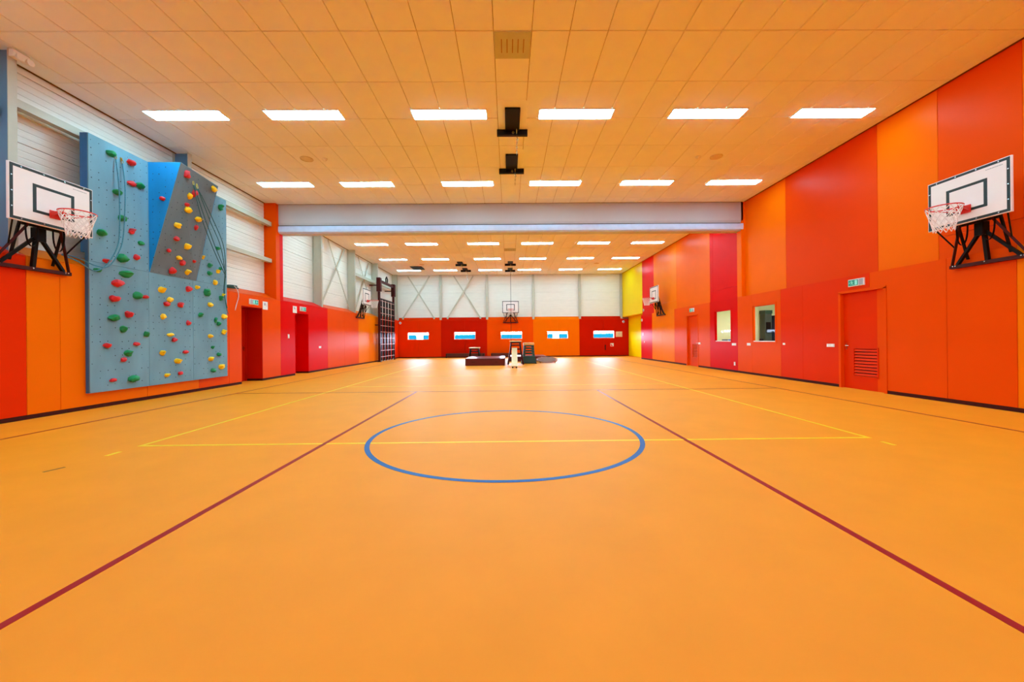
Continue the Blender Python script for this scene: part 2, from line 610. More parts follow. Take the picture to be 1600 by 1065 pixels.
M_CARPET = mat('room_floor', (150, 140, 120), rough=0.8)
rm = MB()
x0, x1 = RX + 0.075, 11.8
rm.m(0)
for y in (11.0, 14.1, 16.6):
    rm.box(x0, x1, y - 0.05, y + 0.05, 0, 2.68)
rm.box(x1, x1 + 0.1, 10.95, 16.65, 0, 2.68)
rm.m(1).box(x0, x1, 11.05, 14.05, 2.60, 2.68).box(x0, x1, 14.15, 16.55, 2.60, 2.68)
rm.m(2).box(x0, x1 + 0.1, 10.95, 16.65, -0.1, 0)
rm.m(0).box(x0 - 0.012, x0, 10.95, 12.03, 0, 2.68).box(x0 - 0.012, x0, 13.16, 14.45, 0, 2.68).box(x0 - 0.012, x0, 15.58, 16.65, 0, 2.68)
obj('wall_side_rooms', rm, [M_CREAM, M_GREEN, M_CARPET], kind='structure')
for (x, y, lab) in ((9.05, 12.45, 'square lamp on the ceiling of the room behind the window with a cabinet'),
                 (9.6, 15.2, 'square lamp on the ceiling of the room behind the cream window')):
    t = thing('room_lamp', lab, 'lamp', (x, y, 2.575))
    obj('lamp_frame', MB().box(x - 0.32, x + 0.32, y - 0.32, y + 0.32, 2.58, 2.598), M_WHITE, t)
    obj('diffuser', MB().box(x - 0.3, x + 0.3, y - 0.3, y + 0.3, 2.565, 2.579), M_ROOMLAMP, t)
t = thing('media_cabinet', 'tall dark cabinet with a black screen seen through the nearer window', 'cabinet', (9.19, 13.84, 0))
M_CAB = mat('cabinet_grey', (74, 78, 70), rough=0.5, var=0.1, scale=5, stretch=(8, 8, 0.6), spec=0.2)
obj('carcass', MB().slab(1, 13.98, 13.70, 9.07, 9.31, 0.0, 2.1, 0.01), M_CAB, t)
obj('screen', MB().slab(1, 13.698, 13.67, 9.09, 9.26, 1.42, 1.80, 0.006), M_BLACK, t)
obj('cabinet_top', MB().box(9.06, 9.32, 13.68, 13.99, 2.102, 2.22), mat('cabinet_green', (34, 66, 46), rough=0.5), t)
t2 = thing('coat', 'dark garment hanging beside the cabinet in the side room', 'coat', (9.52, 13.88, 0.6))
cb = MB()
for k in range(9):
    z = 0.6 + k * 0.18
    w = 0.16 + 0.03 * math.sin(k * 1.7) - (0.07 if k > 6 else 0)
    for a in range(12):
        th = 2 * PI * a / 12
        cb.v.append((9.52 + w * math.cos(th), 13.88 + 0.12 * math.sin(th) * (0.8 + 0.3 * math.cos(3 * th)), z))
for k in range(8):
    for a in range(12):
        a2 = (a + 1) % 12
        cb.f.append([k * 12 + a, k * 12 + a2, (k + 1) * 12 + a2, (k + 1) * 12 + a]); cb.mi.append(0)
cb.f.append(list(range(11, -1, -1))); cb.mi.append(0)
cb.f.append(list(range(96, 108))); cb.mi.append(0)
obj('cloth', cb, mat('coat_navy', (26, 30, 44), rough=0.85), t2, smooth=True)
M_SMALL = mat('small_grey', (90, 92, 84), rough=0.5)


def small_thing(name, lab, cat, loc, size, m_):
    x, y, z = loc
    a, b, c_ = size
    t = thing(name, lab, cat, loc)
    obj('body', MB().slab(2, z, z + c_, x - a / 2, x + a / 2, y - b / 2, y + b / 2, min(a, b, c_) * 0.3), m_, t)
    obj('foot', MB().box(x - a * 0.4, x + a * 0.4, y - b * 0.4, y + b * 0.4, z - 0.004, z), M_BLACK, t)
    return t


small_thing('desk_clock', 'small dark object on the sill of the window with a cabinet', 'ornament', (RX + 0.16, 12.95, 1.155), (0.06, 0.10, 0.07), M_BLACK)
small_thing('sill_box', 'low grey object on the sill of the cream window', 'box', (RX + 0.16, 15.15, 1.155), (0.06, 0.34, 0.05), M_SMALL)
small_thing('blue_folder', 'blue flat object on the sill of the cream window', 'folder', (RX + 0.16, 14.72, 1.155), (0.07, 0.34, 0.05), mat('folder_blue', (40, 54, 140), rough=0.5))

# ---------------------------------------------------------------- left wall
L1 = (11.82, 12.83, 0.0, 2.37)
L2 = (14.76, 15.77, 0.0, 2.37)
wl = MB()
for r in rects_minus(YF, 29.2, 0, ZP - 0.01, [L1, L2]):
    wl.box(LX - 0.035, -8.62, r[0], r[1], r[2], r[3])
wl.box(-8.62, -8.78, YF, 29.2, 0, 6.3)
wl.m(1).box(-8.50, -8.62, YF, 29.2, ZP - 0.01, 6.3)
wall_left = obj('wall_left', wl, [PANEL['deep'], M_CLAD], kind='structure')


def lpanel(y0, y1, c, holes=()):
    return rpanel(y0, y1, 0.07, ZP, c, face=LX, thick=0.033, holes=holes, parent=wall_left, d=-1)


for y0, y1, c in [(YF, 1.5, 'orange'), (1.5, 4.0, 'red'), (4.0, 6.58, 'redor'), (6.58, 7.07, 'orange'), (7.07, 8.75, 'orange'), (8.75, 10.2, 'orange'),
                  (10.2, 11.3, 'orred'), (11.3, 13.84, 'orred'), (13.84, 15.8, 'red'), (15.8, 17.43, 'red'), (17.43, 19.2, 'orred'), (19.2, 21.0, 'orred'),
                  (21.0, 22.6, 'amber'), (22.6, 24.28, 'amber'), (24.28, 26.4, 'redor'), (26.4, YB - 0.003, 'redor')]:
    lpanel(y0, y1, c, (L1, L2))
# sloping sills on top of the lower panels
for y0, y1, c in [(YF, 6.58, 'redor'), (6.58, 10.2, 'orange'), (10.2, 13.58, 'orred'), (14.02, 17.43, 'red'), (17.43, 21.0, 'orred'), (21.0, 24.28, 'amber'), (24.28, YB + 0.2, 'redor')]:
    sill = [(LX, ZP + 0.002), (LX, ZP + 0.015), (LU - 0.01, 2.95), (LU - 0.01, ZP + 0.002)]
    mb = MB().add([(x, y, z) for y in (y0 + G, y1 - G) for x, z in sill],
                  [(3, 2, 1, 0), (4, 5, 6, 7), (0, 1, 5, 4), (1, 2, 6, 5), (2, 3, 7, 6), (3, 0, 4, 7)])
    obj('sill_panel', mb, PANEL[c], wall_left)


def cladding(axis, back, front, a0, a1, z0, z1, parent):
    """horizontal ribbed trays, one object each; axis 0: plate facing +x, axis 1: plate facing -y"""
    d = 1 if front > back else -1
    z = z0
    while z < z1 - 0.02:
        zt = min(z + 0.6, z1)
        prof = []
        zz = z + 0.001
        while zz < zt - 0.02:
            ze = min(zz + 0.12, zt - 0.001)
            prof += [(front, zz), (front, ze - 0.03), (front - d * 0.005, ze - 0.022), (front - d * 0.005, ze - 0.008)]
            zz = ze
        prof = [(back, prof[0][1])] + prof + [(back, prof[-1][1])]
        if axis == 0:
            vs_ = [(x, a0 + G, z_) for x, z_ in prof] + [(x, a1 - G, z_) for x, z_ in prof]
        else:
            vs_ = [(a0 + G, x, z_) for x, z_ in prof] + [(a1 - G, x, z_) for x, z_ in prof]
        n_ = len(prof)
        fs = [(i, i + 1, i + 1 + n_, i + n_) for i in range(n_ - 1)]
        obj('cladding_tray', MB().add(vs_, fs), M_CLAD, parent)
        z = zt


BAYS_L = [(YF, 2.9), (2.9, 6.40), (6.40, 9.97), (9.97, 13.60), (14.02, 16.98), (16.98, 20.62), (20.62, 24.2), (24.2, YB + 0.2)]
for a, b in BAYS_L:
    cladding(0, -8.50, LU, a, b, 2.95, 6.07, wall_left)

# pilaster of the curtain on the left wall: orange in front, red behind
pil = obj('trim_1', MB().slab(0, LU - 0.03, LX, 13.60, 13.83, ZP + 0.002, 6.07, 0.004), PANEL['orred'], kind='structure')
obj('wall_panel', MB().slab(0, LU - 0.03, LX, 13.832, 14.02, ZP + 0.002, 6.07, 0.004), PANEL['red'], pil)

# recessed doors in the left wall
for i, (D, c) in enumerate(((L1, 'deep'), (L2, 'red'))):
    y0, y1, z0, z1 = D
    t = thing('door_%d' % (i + 3), None, None, (-8.56, (y0 + y1) / 2, 0), kind='structure')
    obj('door_leaf', MB().slab(0, -8.60, -8.555, y0 + 0.06, y1 - 0.06, 0.01, z1 - 0.06, 0.003), PANEL[c], t)
    fr = MB()
    fr.box(-8.615, -8.53, y0 + 0.002, y0 + 0.06, 0, z1 - 0.002).box(-8.615, -8.53, y1 - 0.06, y1 - 0.002, 0, z1 - 0.002).box(-8.615, -8.53, y0 + 0.06, y1 - 0.06, z1 - 0.06, z1 - 0.002)
    obj('door_frame', fr, PANEL[c], t)
    jb = MB()
    jb.box(-8.53, LX - 0.001, y1 - 0.018, y1 - 0.002, 0.07, z1 - 0.002).box(-8.53, LX - 0.001, y0 + 0.002, y0 + 0.018, 0.07, z1 - 0.002).box(-8.53, LX - 0.001, y0, y1, z1 - 0.018, z1 - 0.002)
    obj('door_jamb', jb, PANEL[c], t)
    hb = MB()
    lever(hb, -8.555, y1 - 0.16, 1.07, 1, -1)
    obj('door_handle', hb, M_CHROME, t, smooth=True, label='steel lever handle')
    obj('threshold', MB().box(-8.53, LX, y1 - 0.03, y1 - 0.018, 0, 0.07), M_BASE, t)

# ---------------------------------------------------------------- back wall
XW = [(-7.37, -5.83), (-3.98, -2.41), (-0.56, 1.01), (2.85, 4.38), (6.24, 7.79)]
ZW = (1.33, 1.87)
holes = [(a, b, ZW[0], ZW[1]) for a, b in XW]
wb = MB()
for r in rects_minus(-8.78, 9.3, 0, ZP, holes):
    wb.box(r[0], r[1], YB + 0.035, YB + 0.30, r[2], r[3])
wb.m(1).box(-8.78, 9.3, YB + 0.265, YB + 0.45, ZP, 6.3)
wall_back = obj('wall_back', wb, [PANEL['deep'], M_CLAD], kind='structure')
XB = [(LX, -4.93, 'redor'), (-4.93, -1.56, 'deep'), (-1.56, 1.82, 'orred'), (1.82, 5.21, 'orange'), (5.21, 8.83, 'deep')]
for i, (a, b, c) in enumerate(XB):
    mid = (XW[i][0] + XW[i][1]) / 2
    for u, v in ((a, mid), (mid, b)):
        mb = MB()
        for r in rects_minus(u + G / 2, v - G / 2, 0.07, ZP, holes):
            mb.box(r[0], r[1], YB, YB + 0.034, r[2], r[3])
        obj('wall_panel', mb, PANEL[c], wall_back)
    b2 = min(b, RU)
    sill = [(YB, ZP + 0.002), (YB, ZP + 0.015), (YB + 0.215, 2.95), (YB + 0.215, ZP + 0.002)]
    mb = MB().add([(x, y, z) for x in (a + G, b2 - G) for y, z in sill],
                  [(3, 2, 1, 0), (4, 5, 6, 7), (0, 1, 5, 4), (1, 2, 6, 5), (2, 3, 7, 6), (3, 0, 4, 7)])
    obj('sill_panel', mb, PANEL[c], wall_back)
    cladding(1, YB + 0.26, YB + 0.2, max(a, LU) if i else LU, b2, 2.95, 6.07, wall_back)
for i, (a, b) in enumerate(XW):
    t = thing('window_%d' % (i + 3), None, None, ((a + b) / 2, YB + 0.1, ZW[0]), kind='structure')
    fr = MB()
    for u, v, c_, d_ in ((a, a + 0.035, ZW[0], ZW[1]), (b - 0.035, b, ZW[0], ZW[1]), (a + 0.035, b - 0.035, ZW[0], ZW[0] + 0.035), (a + 0.035, b - 0.035, ZW[1] - 0.035, ZW[1])):
        fr.box(u, v, YB + 0.06, YB + 0.13, c_, d_)
    obj('window_frame', fr, M_WHITE, t)
    obj('window_glass', MB().box(a + 0.035, b - 0.035, YB + 0.09, YB + 0.1, ZW[0] + 0.035, ZW[1] - 0.035), M_GLASS, t)
# light portals: they only tell the renderer where the sky comes in
for a, b in XW:
    ld = bpy.data.lights.new('sky_portal', 'AREA')
    ld.shape = 'RECTANGLE'
    ld.size, ld.size_y = b - a - 0.07, ZW[1] - ZW[0] - 0.07
    ld.cycles.is_portal = True
    po = bpy.data.objects.new('sky_portal', ld)
    po.location = ((a + b) / 2, YB + 0.14, (ZW[0] + ZW[1]) / 2)
    po.rotation_euler = (-PI / 2, 0, 0)
    C.objects.link(po)
# wall behind the camera
obj('wall_front', MB().box(-8.78, 9.0, YF - 0.3, YF, 0, 6.3), PANEL['orred'], kind='structure')

# plinths
for nm, segs in (('baseboard_right', [(RX + 0.002, RX + 0.034, a, b) for a, b in ((YF, D1[0] - 0.03), (D1[1] + 0.03, D3[0] - 0.03), (D3[1] + 0.03, 24.3))]),
                 ('baseboard_left', [(LX - 0.002, LX - 0.034, a, b) for a, b in ((YF, L1[0]), (L1[1], L2[0]), (L2[1], YB))])):
    mb = MB()
    for s_ in segs:
        mb.box(s_[0], s_[1], s_[2], s_[3], 0, 0.069)
    obj(nm, mb, M_BASE, kind='structure')
obj('baseboard_back', MB().box(LX, 8.83, YB + 0.002, YB + 0.034, 0, 0.069), M_BASE, kind='structure')

# ---------------------------------------------------------------- outside, seen through the back windows
M_ASPH = mat('yard_paving', (46, 48, 52), rough=0.9, spec=0.0)
M_FENCE = mat('fence_blue', (3, 38, 44), rough=0.8, spec=0.0, var=0.08, scale=1)
obj('ground_outside', MB().box(-60, 60, 29.4, 120, -0.3, -0.1), M_ASPH, kind='structure')
t = thing('fence', 'long low blue fence seen through the small back windows', 'fence', (0, 46, -0.1))
for k in range(26):
    x = -26 + 2 * k
    short = 0.75 if x in (-12, 4) else 0.0
    obj('fence_panel', MB().slab(1, 46.06, 46.0, x + 0.02, x + 1.98 - short, -0.1, 1.93, 0.01), M_FENCE, t)
    obj('post', MB().box(x - 0.03, x + 0.03, 45.98, 46.08, -0.1, 2.12), M_FENCE, t)
obj('top_rail', MB().box(-26, 26, 46.0, 46.04, 2.09, 2.12), M_STEEL, t)

# ---------------------------------------------------------------- steel frame of the side and back walls


def column(lab, axis, face, depth, c, w, z0, group, web_mat=None):
    """H column: flange faces the room; axis 0 stands on the left wall at y=c, axis 1 on the back wall at x=c"""
    t = thing('steel_column', lab, 'column', (face - depth / 2, c, z0) if axis == 0 else (c, face + depth / 2, z0), group)
    f, b, wb_ = MB(), MB(), MB()
    if axis == 0:
        f.box(face - 0.012, face, c - w / 2, c + w / 2, z0, 6.05)
        b.box(face - depth, face - depth + 0.012, c - w / 2, c + w / 2, z0, 6.05)
        wb_.box(face - depth + 0.012, face - 0.012, c - 0.005, c + 0.005, z0, 6.05)
    else:
        f.box(c - w / 2, c + w / 2, face, face + 0.012, z0, 6.05)
        b.box(c - w / 2, c + w / 2, face + depth - 0.012, face + depth, z0, 6.05)
        wb_.box(c - 0.005, c + 0.005, face + 0.012, face + depth - 0.012, z0, 6.05)
    obj('flange', f, M_STEEL, t)
    obj('flange', b, M_STEEL, t)
    obj('web', wb_, web_mat or M_STEEL, t)
    return t


GC = 'steel columns along the walls'
for y, lab in ((2.9, 'grey steel column on the left wall beside the camera'),
               (6.43, 'grey steel column rising behind the near left basketball board'),
               (9.97, 'grey steel column showing above the overhanging part of the climbing wall'),
               (16.98, 'wide grey steel column on the left wall, first one beyond the curtain beam'),
               (20.62, 'grey steel column on the left wall behind the far left basketball board'),
               (24.2, 'grey steel column on the left wall next to the black climbing frame'),
               (28.45, 'grey steel column in the far left corner of the hall')):
    column(lab, 0, LX - 0.012, 0.38, y, 0.12, ZP + 0.03, GC, M_STEELDAYTINT if y < 12 else None)  # near webs take the colour with daylight painted in
for x, lab in ((-4.95, 'slim pale column on the back wall between the two cross braces'),
               (-1.55, 'slim pale column on the back wall left of the central basketball board'),
               (1.85, 'slim pale column on the back wall right of the central basketball board'),
               (5.27, 'slim pale column on the back wall above the orange and dark red panel joint'),
               (8.33, 'slim pale column at the right end of the back wall beside the yellow panel')):
    column(lab, 1, YB + 0.03, 0.165, x, 0.16, ZP + 0.04, GC)


def rail(lab, y0, y1, z0, z1):
    t = thing('girt_rail', lab, 'rail', (-8.23, (y0 + y1) / 2, z0), 'horizontal steel rails on the left wall')
    obj('channel', MB().box(-8.17, -8.30, y0, y1, z0, z1), M_STEEL, t)
    obj('lip', MB().box(-8.165, -8.172, y0, y1, z0, z0 + 0.02), M_STEEL, t)
    for y in (y0 + 0.1, y1 - 0.1):
        obj('bracket', MB().box(-8.30, LU - 0.002, y - 0.03, y + 0.03, z0 + 0.02, z1 - 0.02), M_STEEL, t)


rail('pale rail on the left wall nearest the camera, ending at the first column', 2.97, 6.36, 5.02, 5.15)
rail('pale rail above and left of the climbing wall top corner', 6.50, 9.90, 5.22, 5.36)
rail('upper pale rail between the climbing wall and the curtain beam', 10.04, 13.59, 5.26, 5.40)
rail('lower pale rail between the climbing wall and the curtain beam', 10.04, 13.59, 4.0, 4.13)
rail('pale rail high above the far left basketball board', 20.69, 24.13, 4.78, 4.94)
rail('pale rail behind the top of the black climbing frame', 24.27, 28.36, 4.86, 5.02)


def brace(lab, segs, m_=None):
    cx = sum(p[0] + q[0] for p, q in segs) / 4
    cy = sum(p[1] + q[1] for p, q in segs) / 4
    t = thing('cross_brace', lab, 'brace', (cx, cy, 2.9), 'crossed steel braces')
    for i, (p, q) in enumerate(segs):
        obj('brace_bar', MB().bar(p, q, 0.09, 0.02, (1, 0, 0) if abs(p[0] - q[0]) < 0.02 else (0, 1, 0)), M_STEEL, t)
        obj('end_plate', MB().bar((q[0], q[1], q[2] - 0.07), (q[0], q[1], q[2] + 0.07), 0.12, 0.03, (1, 0, 0) if abs(p[0] - q[0]) < 0.02 else (0, 1, 0)), M_STEEL, t)


brace('crossed braces on the left wall between the first and second columns beyond the beam',
      [((-8.30, 18.1, 5.95), (-8.30, 20.4, 3.02)), ((-8.34, 20.05, 5.95), (-8.34, 17.6, 3.05))])
brace('crossed braces on the left wall behind the far left basketball board',
      [((-8.33, 21.8, 5.95), (-8.33, 24.05, 3.05)), ((-8.37, 23.6, 5.95), (-8.37, 21.5, 3.05))])
brace('crossed braces on the back wall in the bay next to the left corner',
      [((-7.35, YB + 0.12, 5.98), (-5.45, YB + 0.12, 2.9)), ((-5.75, YB + 0.08, 5.98), (-7.72, YB + 0.08, 2.9))])
brace('crossed braces on the back wall between the two slim left columns',
      [((-3.98, YB + 0.12, 5.98), (-2.05, YB + 0.12, 2.9)), ((-2.55, YB + 0.08, 5.98), (-4.45, YB + 0.08, 2.9))])

# ---------------------------------------------------------------- rolled-up divider curtain across the hall
t = thing('divider_curtain', 'wide pale grey divider curtain rolled up under the ceiling across the hall', 'curtain', (0.13, BEAM, 5.06))
X0, X1 = -8.10, 8.36
obj('pelmet', MB().prism([(BEAM, 5.35), (BEAM - 0.03, 5.42), (BEAM - 0.03, 6.068), (BEAM + 0.36, 6.068), (BEAM + 0.36, 5.33)], 0, X0, X1), M_FABRIC, t)
obj('seam', MB().box(X0 + 0.01, X1 - 0.01, BEAM + 0.02, BEAM + 0.34, 5.312, 5.352), M_FABRICD, t, label='dark seam line')
obj('bottom_bar', MB().prism([(BEAM - 0.045, 5.31), (BEAM - 0.055, 5.20), (BEAM - 0.045, 5.11), (BEAM + 0.02, 5.06), (BEAM + 0.33, 5.06), (BEAM + 0.36, 5.12), (BEAM + 0.36, 5.31)], 0, X0, X1), M_BARGREY, t)
for x, s_ in ((X0 - 0.012, 0.012), (X1, 0.012)):
    obj('end_plate', MB().box(x, x + s_, BEAM - 0.02, BEAM + 0.34, 5.10, 6.06), M_FABRICD, t)

# ---------------------------------------------------------------- ceiling luminaires
ROWS = [(1.0, 'in the row over the camera'), (4.66, 'in the row just above the top of the picture'), (8.315, 'in the nearest row in view'),
        (11.99, 'in the row before the curtain beam'), (15.75, 'in the row hidden by the beam'), (19.45, 'in the first row beyond the beam'),
        (23.1, 'in the middle row beyond the beam'), (26.75, 'in the last row by the back wall')]
LXS = [-6.76, -4.28, -1.21, 1.48, 4.30, 7.0]
ORD = ['first', 'second', 'third', 'fourth', 'fifth', 'sixth']
proto = None
for y, rn in ROWS:
    for i, x in enumerate(LXS):
        lab = 'bright ceiling light, %s from left, %s' % (ORD[i], rn)
        if proto is None:
            proto = thing('ceiling_light', lab, 'light', (x, y, ZC - 0.03), 'oblong ceiling lights')
            w, d = 0.775, 0.165
            fr = MB()
            for a, b, c_, e in ((-w - 0.02, -w, -d - 0.02, d + 0.02), (w, w + 0.02, -d - 0.02, d + 0.02), (-w, w, -d - 0.02, -d), (-w, w, d, d + 0.02)):
                fr.box(x + a, x + b, y + c_, y + e, ZC - 0.022, ZC - 0.001)
            obj('frame', fr, M_WHITE, proto)
            obj('diffuser', MB().slab(2, ZC - 0.001, ZC - 0.03, x - w, x + w, y - d, y + d, 0.006), M_LAMP, proto)
        else:
            c = copy_tree(proto)
            c.location = (x, y, ZC - 0.03)
            c['label'] = lab

# ---------------------------------------------------------------- ceiling fittings
for x0, x1, y0, y1, lab in ((-0.18, 0.40, 6.10, 6.68, 'square tan air vent in the ceiling tiles nearest the camera'),
                            (-0.18, 0.44, 20.55, 21.15, 'square tan air vent in the ceiling beyond the curtain beam')):
    t = thing('ceiling_vent', lab, 'vent', ((x0 + x1) / 2, (y0 + y1) / 2, ZC - 0.02), 'tan ceiling vents')
    obj('plate', MB().slab(2, ZC - 0.001, ZC - 0.012, x0, x1, y0, y1, 0.004), M_VENT, t)
    n_ = 5
    for k in range(n_):
        x = x0 + 0.11 + k * (x1 - x0 - 0.22) / (n_ - 1)
        obj('slot', MB().box(x - 0.007, x + 0.007, y0 + 0.14, y1 - 0.14, ZC - 0.0135, ZC - 0.012), M_GAP, t)
for x, y, lab in ((-5.28, 10.34, 'round tan speaker in the near ceiling on the left'), (5.57, 10.32, 'round tan speaker in the near ceiling on the right'),
                  (-5.44, 24.75, 'round tan speaker in the far ceiling on the left'), (5.64, 24.75, 'round tan speaker in the far ceiling on the right')):
    t = thing('ceiling_speaker', lab, 'speaker', (x, y, ZC - 0.015), 'round ceiling speakers')
    obj('grille', MB().disc((x, y, ZC - 0.012), 0.135, 0.011, n=28), M_SPK, t)
    obj('rim', MB().tube([(x + 0.15 * math.cos(2 * PI * k / 28), y + 0.15 * math.sin(2 * PI * k / 28), ZC - 0.008) for k in range(28)], 0.012, 6, True), M_SPK, t, smooth=True)
for x, y, lab in ((-4.80, 10.34, 'small white smoke detector beside the near left ceiling speaker'), (5.08, 10.32, 'small white smoke detector beside the near right ceiling speaker'),
                  (-4.82, 24.9, 'small white smoke detector beside the far left ceiling speaker'), (4.95, 24.72, 'small white smoke detector beside the far right ceiling speaker')):
    t = thing('smoke_detector', lab, 'detector', (x, y, ZC - 0.06), 'smoke detectors')
    obj('base', MB().disc((x, y, ZC - 0.02), 0.065, 0.019, n=18), M_WHITE, t)
    obj('head', MB().disc((x, y, ZC - 0.06), 0.035, 0.04, n=18, r2=0.055), M_WHITE, t)


def chain(pts, parent, m_):
    mb = MB()
    for i in range(len(pts) - 1):
        p, q = Vector(pts[i]), Vector(pts[i + 1])
        n_ = max(1, int((q - p).length / 0.045))
        for k in range(n_):
            a = p.lerp(q, k / n_); b = p.lerp(q, (k + 1) / n_)
            c = (a + b) / 2
            h = (b - a).length * 0.66
            loop = []
            for j in range(8):
                w = 2 * PI * j / 8
                off = Vector((1, 0, 0)) if k % 2 else Vector((0, 1, 0))
                loop.append(c + off * (0.011 * math.cos(w)) + (b - a).normalized() * (h * math.sin(w)))
            mb.tube(loop, 0.004, 4, True)
    return obj('chain', mb, m_, parent, smooth=True)


def ring_hoist(lab, x, y0, length, chain_len):
    t = thing('ring_hoist', lab, 'hoist', (x, y0 + length / 2, ZC - 0.12), 'black ceiling hoists')
    obj('cover_panel', MB().slab(2, ZC - 0.0005, ZC - 0.006, x - 0.31, x + 0.31, y0 - 0.22, y0 + length + 0.16, 0.003), M_CEIL, t)
    obj('plate', MB().slab(2, ZC - 0.0065, ZC - 0.045, x - 0.155, x + 0.155, y0, y0 + length, 0.006), M_BLACK, t)
    for dx in (-0.16, 0.145):
        obj('side_flange', MB().box(x + dx, x + dx + 0.015, y0, y0 + length, ZC - 0.07, ZC - 0.0065), M_BLACK, t)
    obj('cross_bar', MB().slab(1, y0 + length + 0.10, y0 + length + 0.005, x - 0.35, x + 0.35, ZC - 0.13, ZC - 0.0065, 0.006), M_BLACK, t)
    obj('pulley', MB().disc((x + 0.02, y0 + length - 0.02, ZC - 0.085), 0.03, 0.024, axis=1, n=14), M_GOLD, t, smooth=True)
    obj('hook', MB().tube([(x + 0.10, y0 + length - 0.1, ZC - 0.05), (x + 0.10, y0 + length - 0.02, ZC - 0.12), (x + 0.105, y0 + length - 0.02, ZC - 0.20), (x + 0.125, y0 + length - 0.02, ZC - 0.24),
                           (x + 0.105, y0 + length - 0.02, ZC - 0.27), (x + 0.09, y0 + length - 0.02, ZC - 0.24)], 0.008, 6), M_CHROME, t, smooth=True)
    z = ZC - 0.26
    chain([(x + 0.105, y0 + length - 0.02, z), (x + 0.095, y0 + length - 0.02, z - chain_len)], t, M_CHROME)
    return t


ring_hoist('black ceiling hoist with a hanging chain, nearest the camera', 0.13, 8.08, 0.84, 0.34)
ring_hoist('black ceiling hoist with a hanging chain, second from the camera', 0.13, 10.1, 0.86, 0.22)
ring_hoist('black ceiling hoist far off above the central basketball board, front one of its pair', 0.16, 23.9, 0.75, 0.05)
ring_hoist('black ceiling hoist far off above the central basketball board, rear one of its pair', 0.16, 26.1, 0.75, 0.05)
ring_hoist('black ceiling hoist far off over the left half, front one of its pair', -2.95, 23.9, 0.75, 0.05)
ring_hoist('black ceiling hoist far off over the left half, rear one with a hanging chain', -2.88, 26.0, 0.75, 0.45)
t = thing('ceiling_hatch', 'black square plate in the far left ceiling by the crossed braces', 'hatch', (-5.95, 25.9, ZC - 0.05))
obj('plate', MB().slab(2, ZC - 0.001, ZC - 0.04, -6.35, -5.6, 25.35, 26.4, 0.01), M_BLACK, t)
obj('hinge', MB().box(-6.1, -5.85, 25.33, 25.349, ZC - 0.05, ZC - 0.002), M_BLACK, t)
t = thing('floodlight', 'small white twin-headed lamp at the top of the near left column', 'lamp', (-7.95, 6.5, 5.9))
obj('body', MB().slab(0, LX - 0.01, -7.95, 6.38, 6.60, 5.92, 6.04, 0.02), M_WHITE, t)
for y in (6.43, 6.56):
    obj('lamp_head', MB().disc((-7.95, y, 5.93), 0.045, 0.05, axis=0, n=16, r2=0.055), M_WHITE, t, smooth=True)

# ---------------------------------------------------------------- climbing wall


def wall_mat(name, rgb):
    m = mat(name, rgb, rough=0.75, spec=0.3, var=0.13, scale=1.6, stretch=(1, 1.3, 0.5))
    nt = m.node_tree
    b = nt.nodes['Principled BSDF']
    src = b.inputs['Base Color'].links[0].from_socket
    geo = nt.nodes.new('ShaderNodeNewGeometry')
    vor = nt.nodes.new('ShaderNodeTexVoronoi')
    vor.inputs['Scale'].default_value = 7.0
    vor.inputs['Randomness'].default_value = 0.12
    sep = nt.nodes.new('ShaderNodeSeparateXYZ')
    com = nt.nodes.new('ShaderNodeCombineXYZ')
    nt.links.new(geo.outputs['Position'], sep.inputs[0])
    ad = nt.nodes.new('ShaderNodeMath'); ad.operation = 'ADD'
    nt.links.new(sep.outputs['Y'], ad.inputs[0])
    nt.links.new(sep.outputs['X'], ad.inputs[1])
    nt.links.new(ad.outputs[0], com.inputs['X'])
    nt.links.new(sep.outputs['Z'], com.inputs['Y'])
    nt.links.new(com.outputs[0], vor.inputs['Vector'])
    lt = nt.nodes.new('ShaderNodeMath'); lt.operation = 'LESS_THAN'
    lt.inputs[1].default_value = 0.075
    nt.links.new(vor.outputs['Distance'], lt.inputs[0])
    mx = nt.nodes.new('ShaderNodeMix'); mx.data_type = 'RGBA'
    mx.inputs['B'].default_value = (0.015, 0.025, 0.035, 1)
    nt.links.new(lt.outputs[0], mx.inputs['Factor'])
    nt.links.new(src, mx.inputs['A'])
    nt.links.new(mx.outputs['Result'], b.inputs['Base Color'])
    # fine sandy relief
    n2 = nt.nodes.new('ShaderNodeTexNoise'); n2.inputs['Scale'].default_value = 90
    bp = nt.nodes.new('ShaderNodeBump'); bp.inputs['Strength'].default_value = 0.25; bp.inputs['Distance'].default_value = 0.004
    nt.links.new(n2.outputs['Fac'], bp.inputs['Height'])
    nt.links.new(bp.outputs['Normal'], b.inputs['Normal'])
    return m


M_ROCK = wall_mat('climbing_panel_blue_grey', (116, 142, 156))
M_ROCKG = wall_mat('climbing_panel_grey', (118, 122, 124))
M_ROCKDAYTINT = wall_mat('climbing_panel_daylight_tint', (34, 118, 178))  # blue daylight on the overhang sides, painted as their colour
M_EDGE = mat('climbing_edge_daylight_tint', (48, 108, 160), rough=0.6)  # edge colour carries the bluish daylight that falls from behind the camera
CX = -7.95
cw = thing('climbing_wall', 'tall blue grey indoor climbing wall with coloured holds on the left wall', 'climbing wall', (-8.0, 9.3, 0.3))
YS, ZS = [7.48, 8.71, 9.92, 11.11], [0.31, 2.83, 5.27]
for i in range(3):
    for j in range(2):
        obj('climbing_panel', MB().slab(0, CX - 0.02, CX, YS[i] + 0.0015, YS[i + 1] - 0.0015, ZS[j] + 0.0015, ZS[j + 1] - 0.0015, 0.003), M_ROCK, cw)
fr = MB()
fr.box(CX - 0.079, CX - 0.021, YS[0], YS[0] + 0.045, ZS[0], ZS[2])
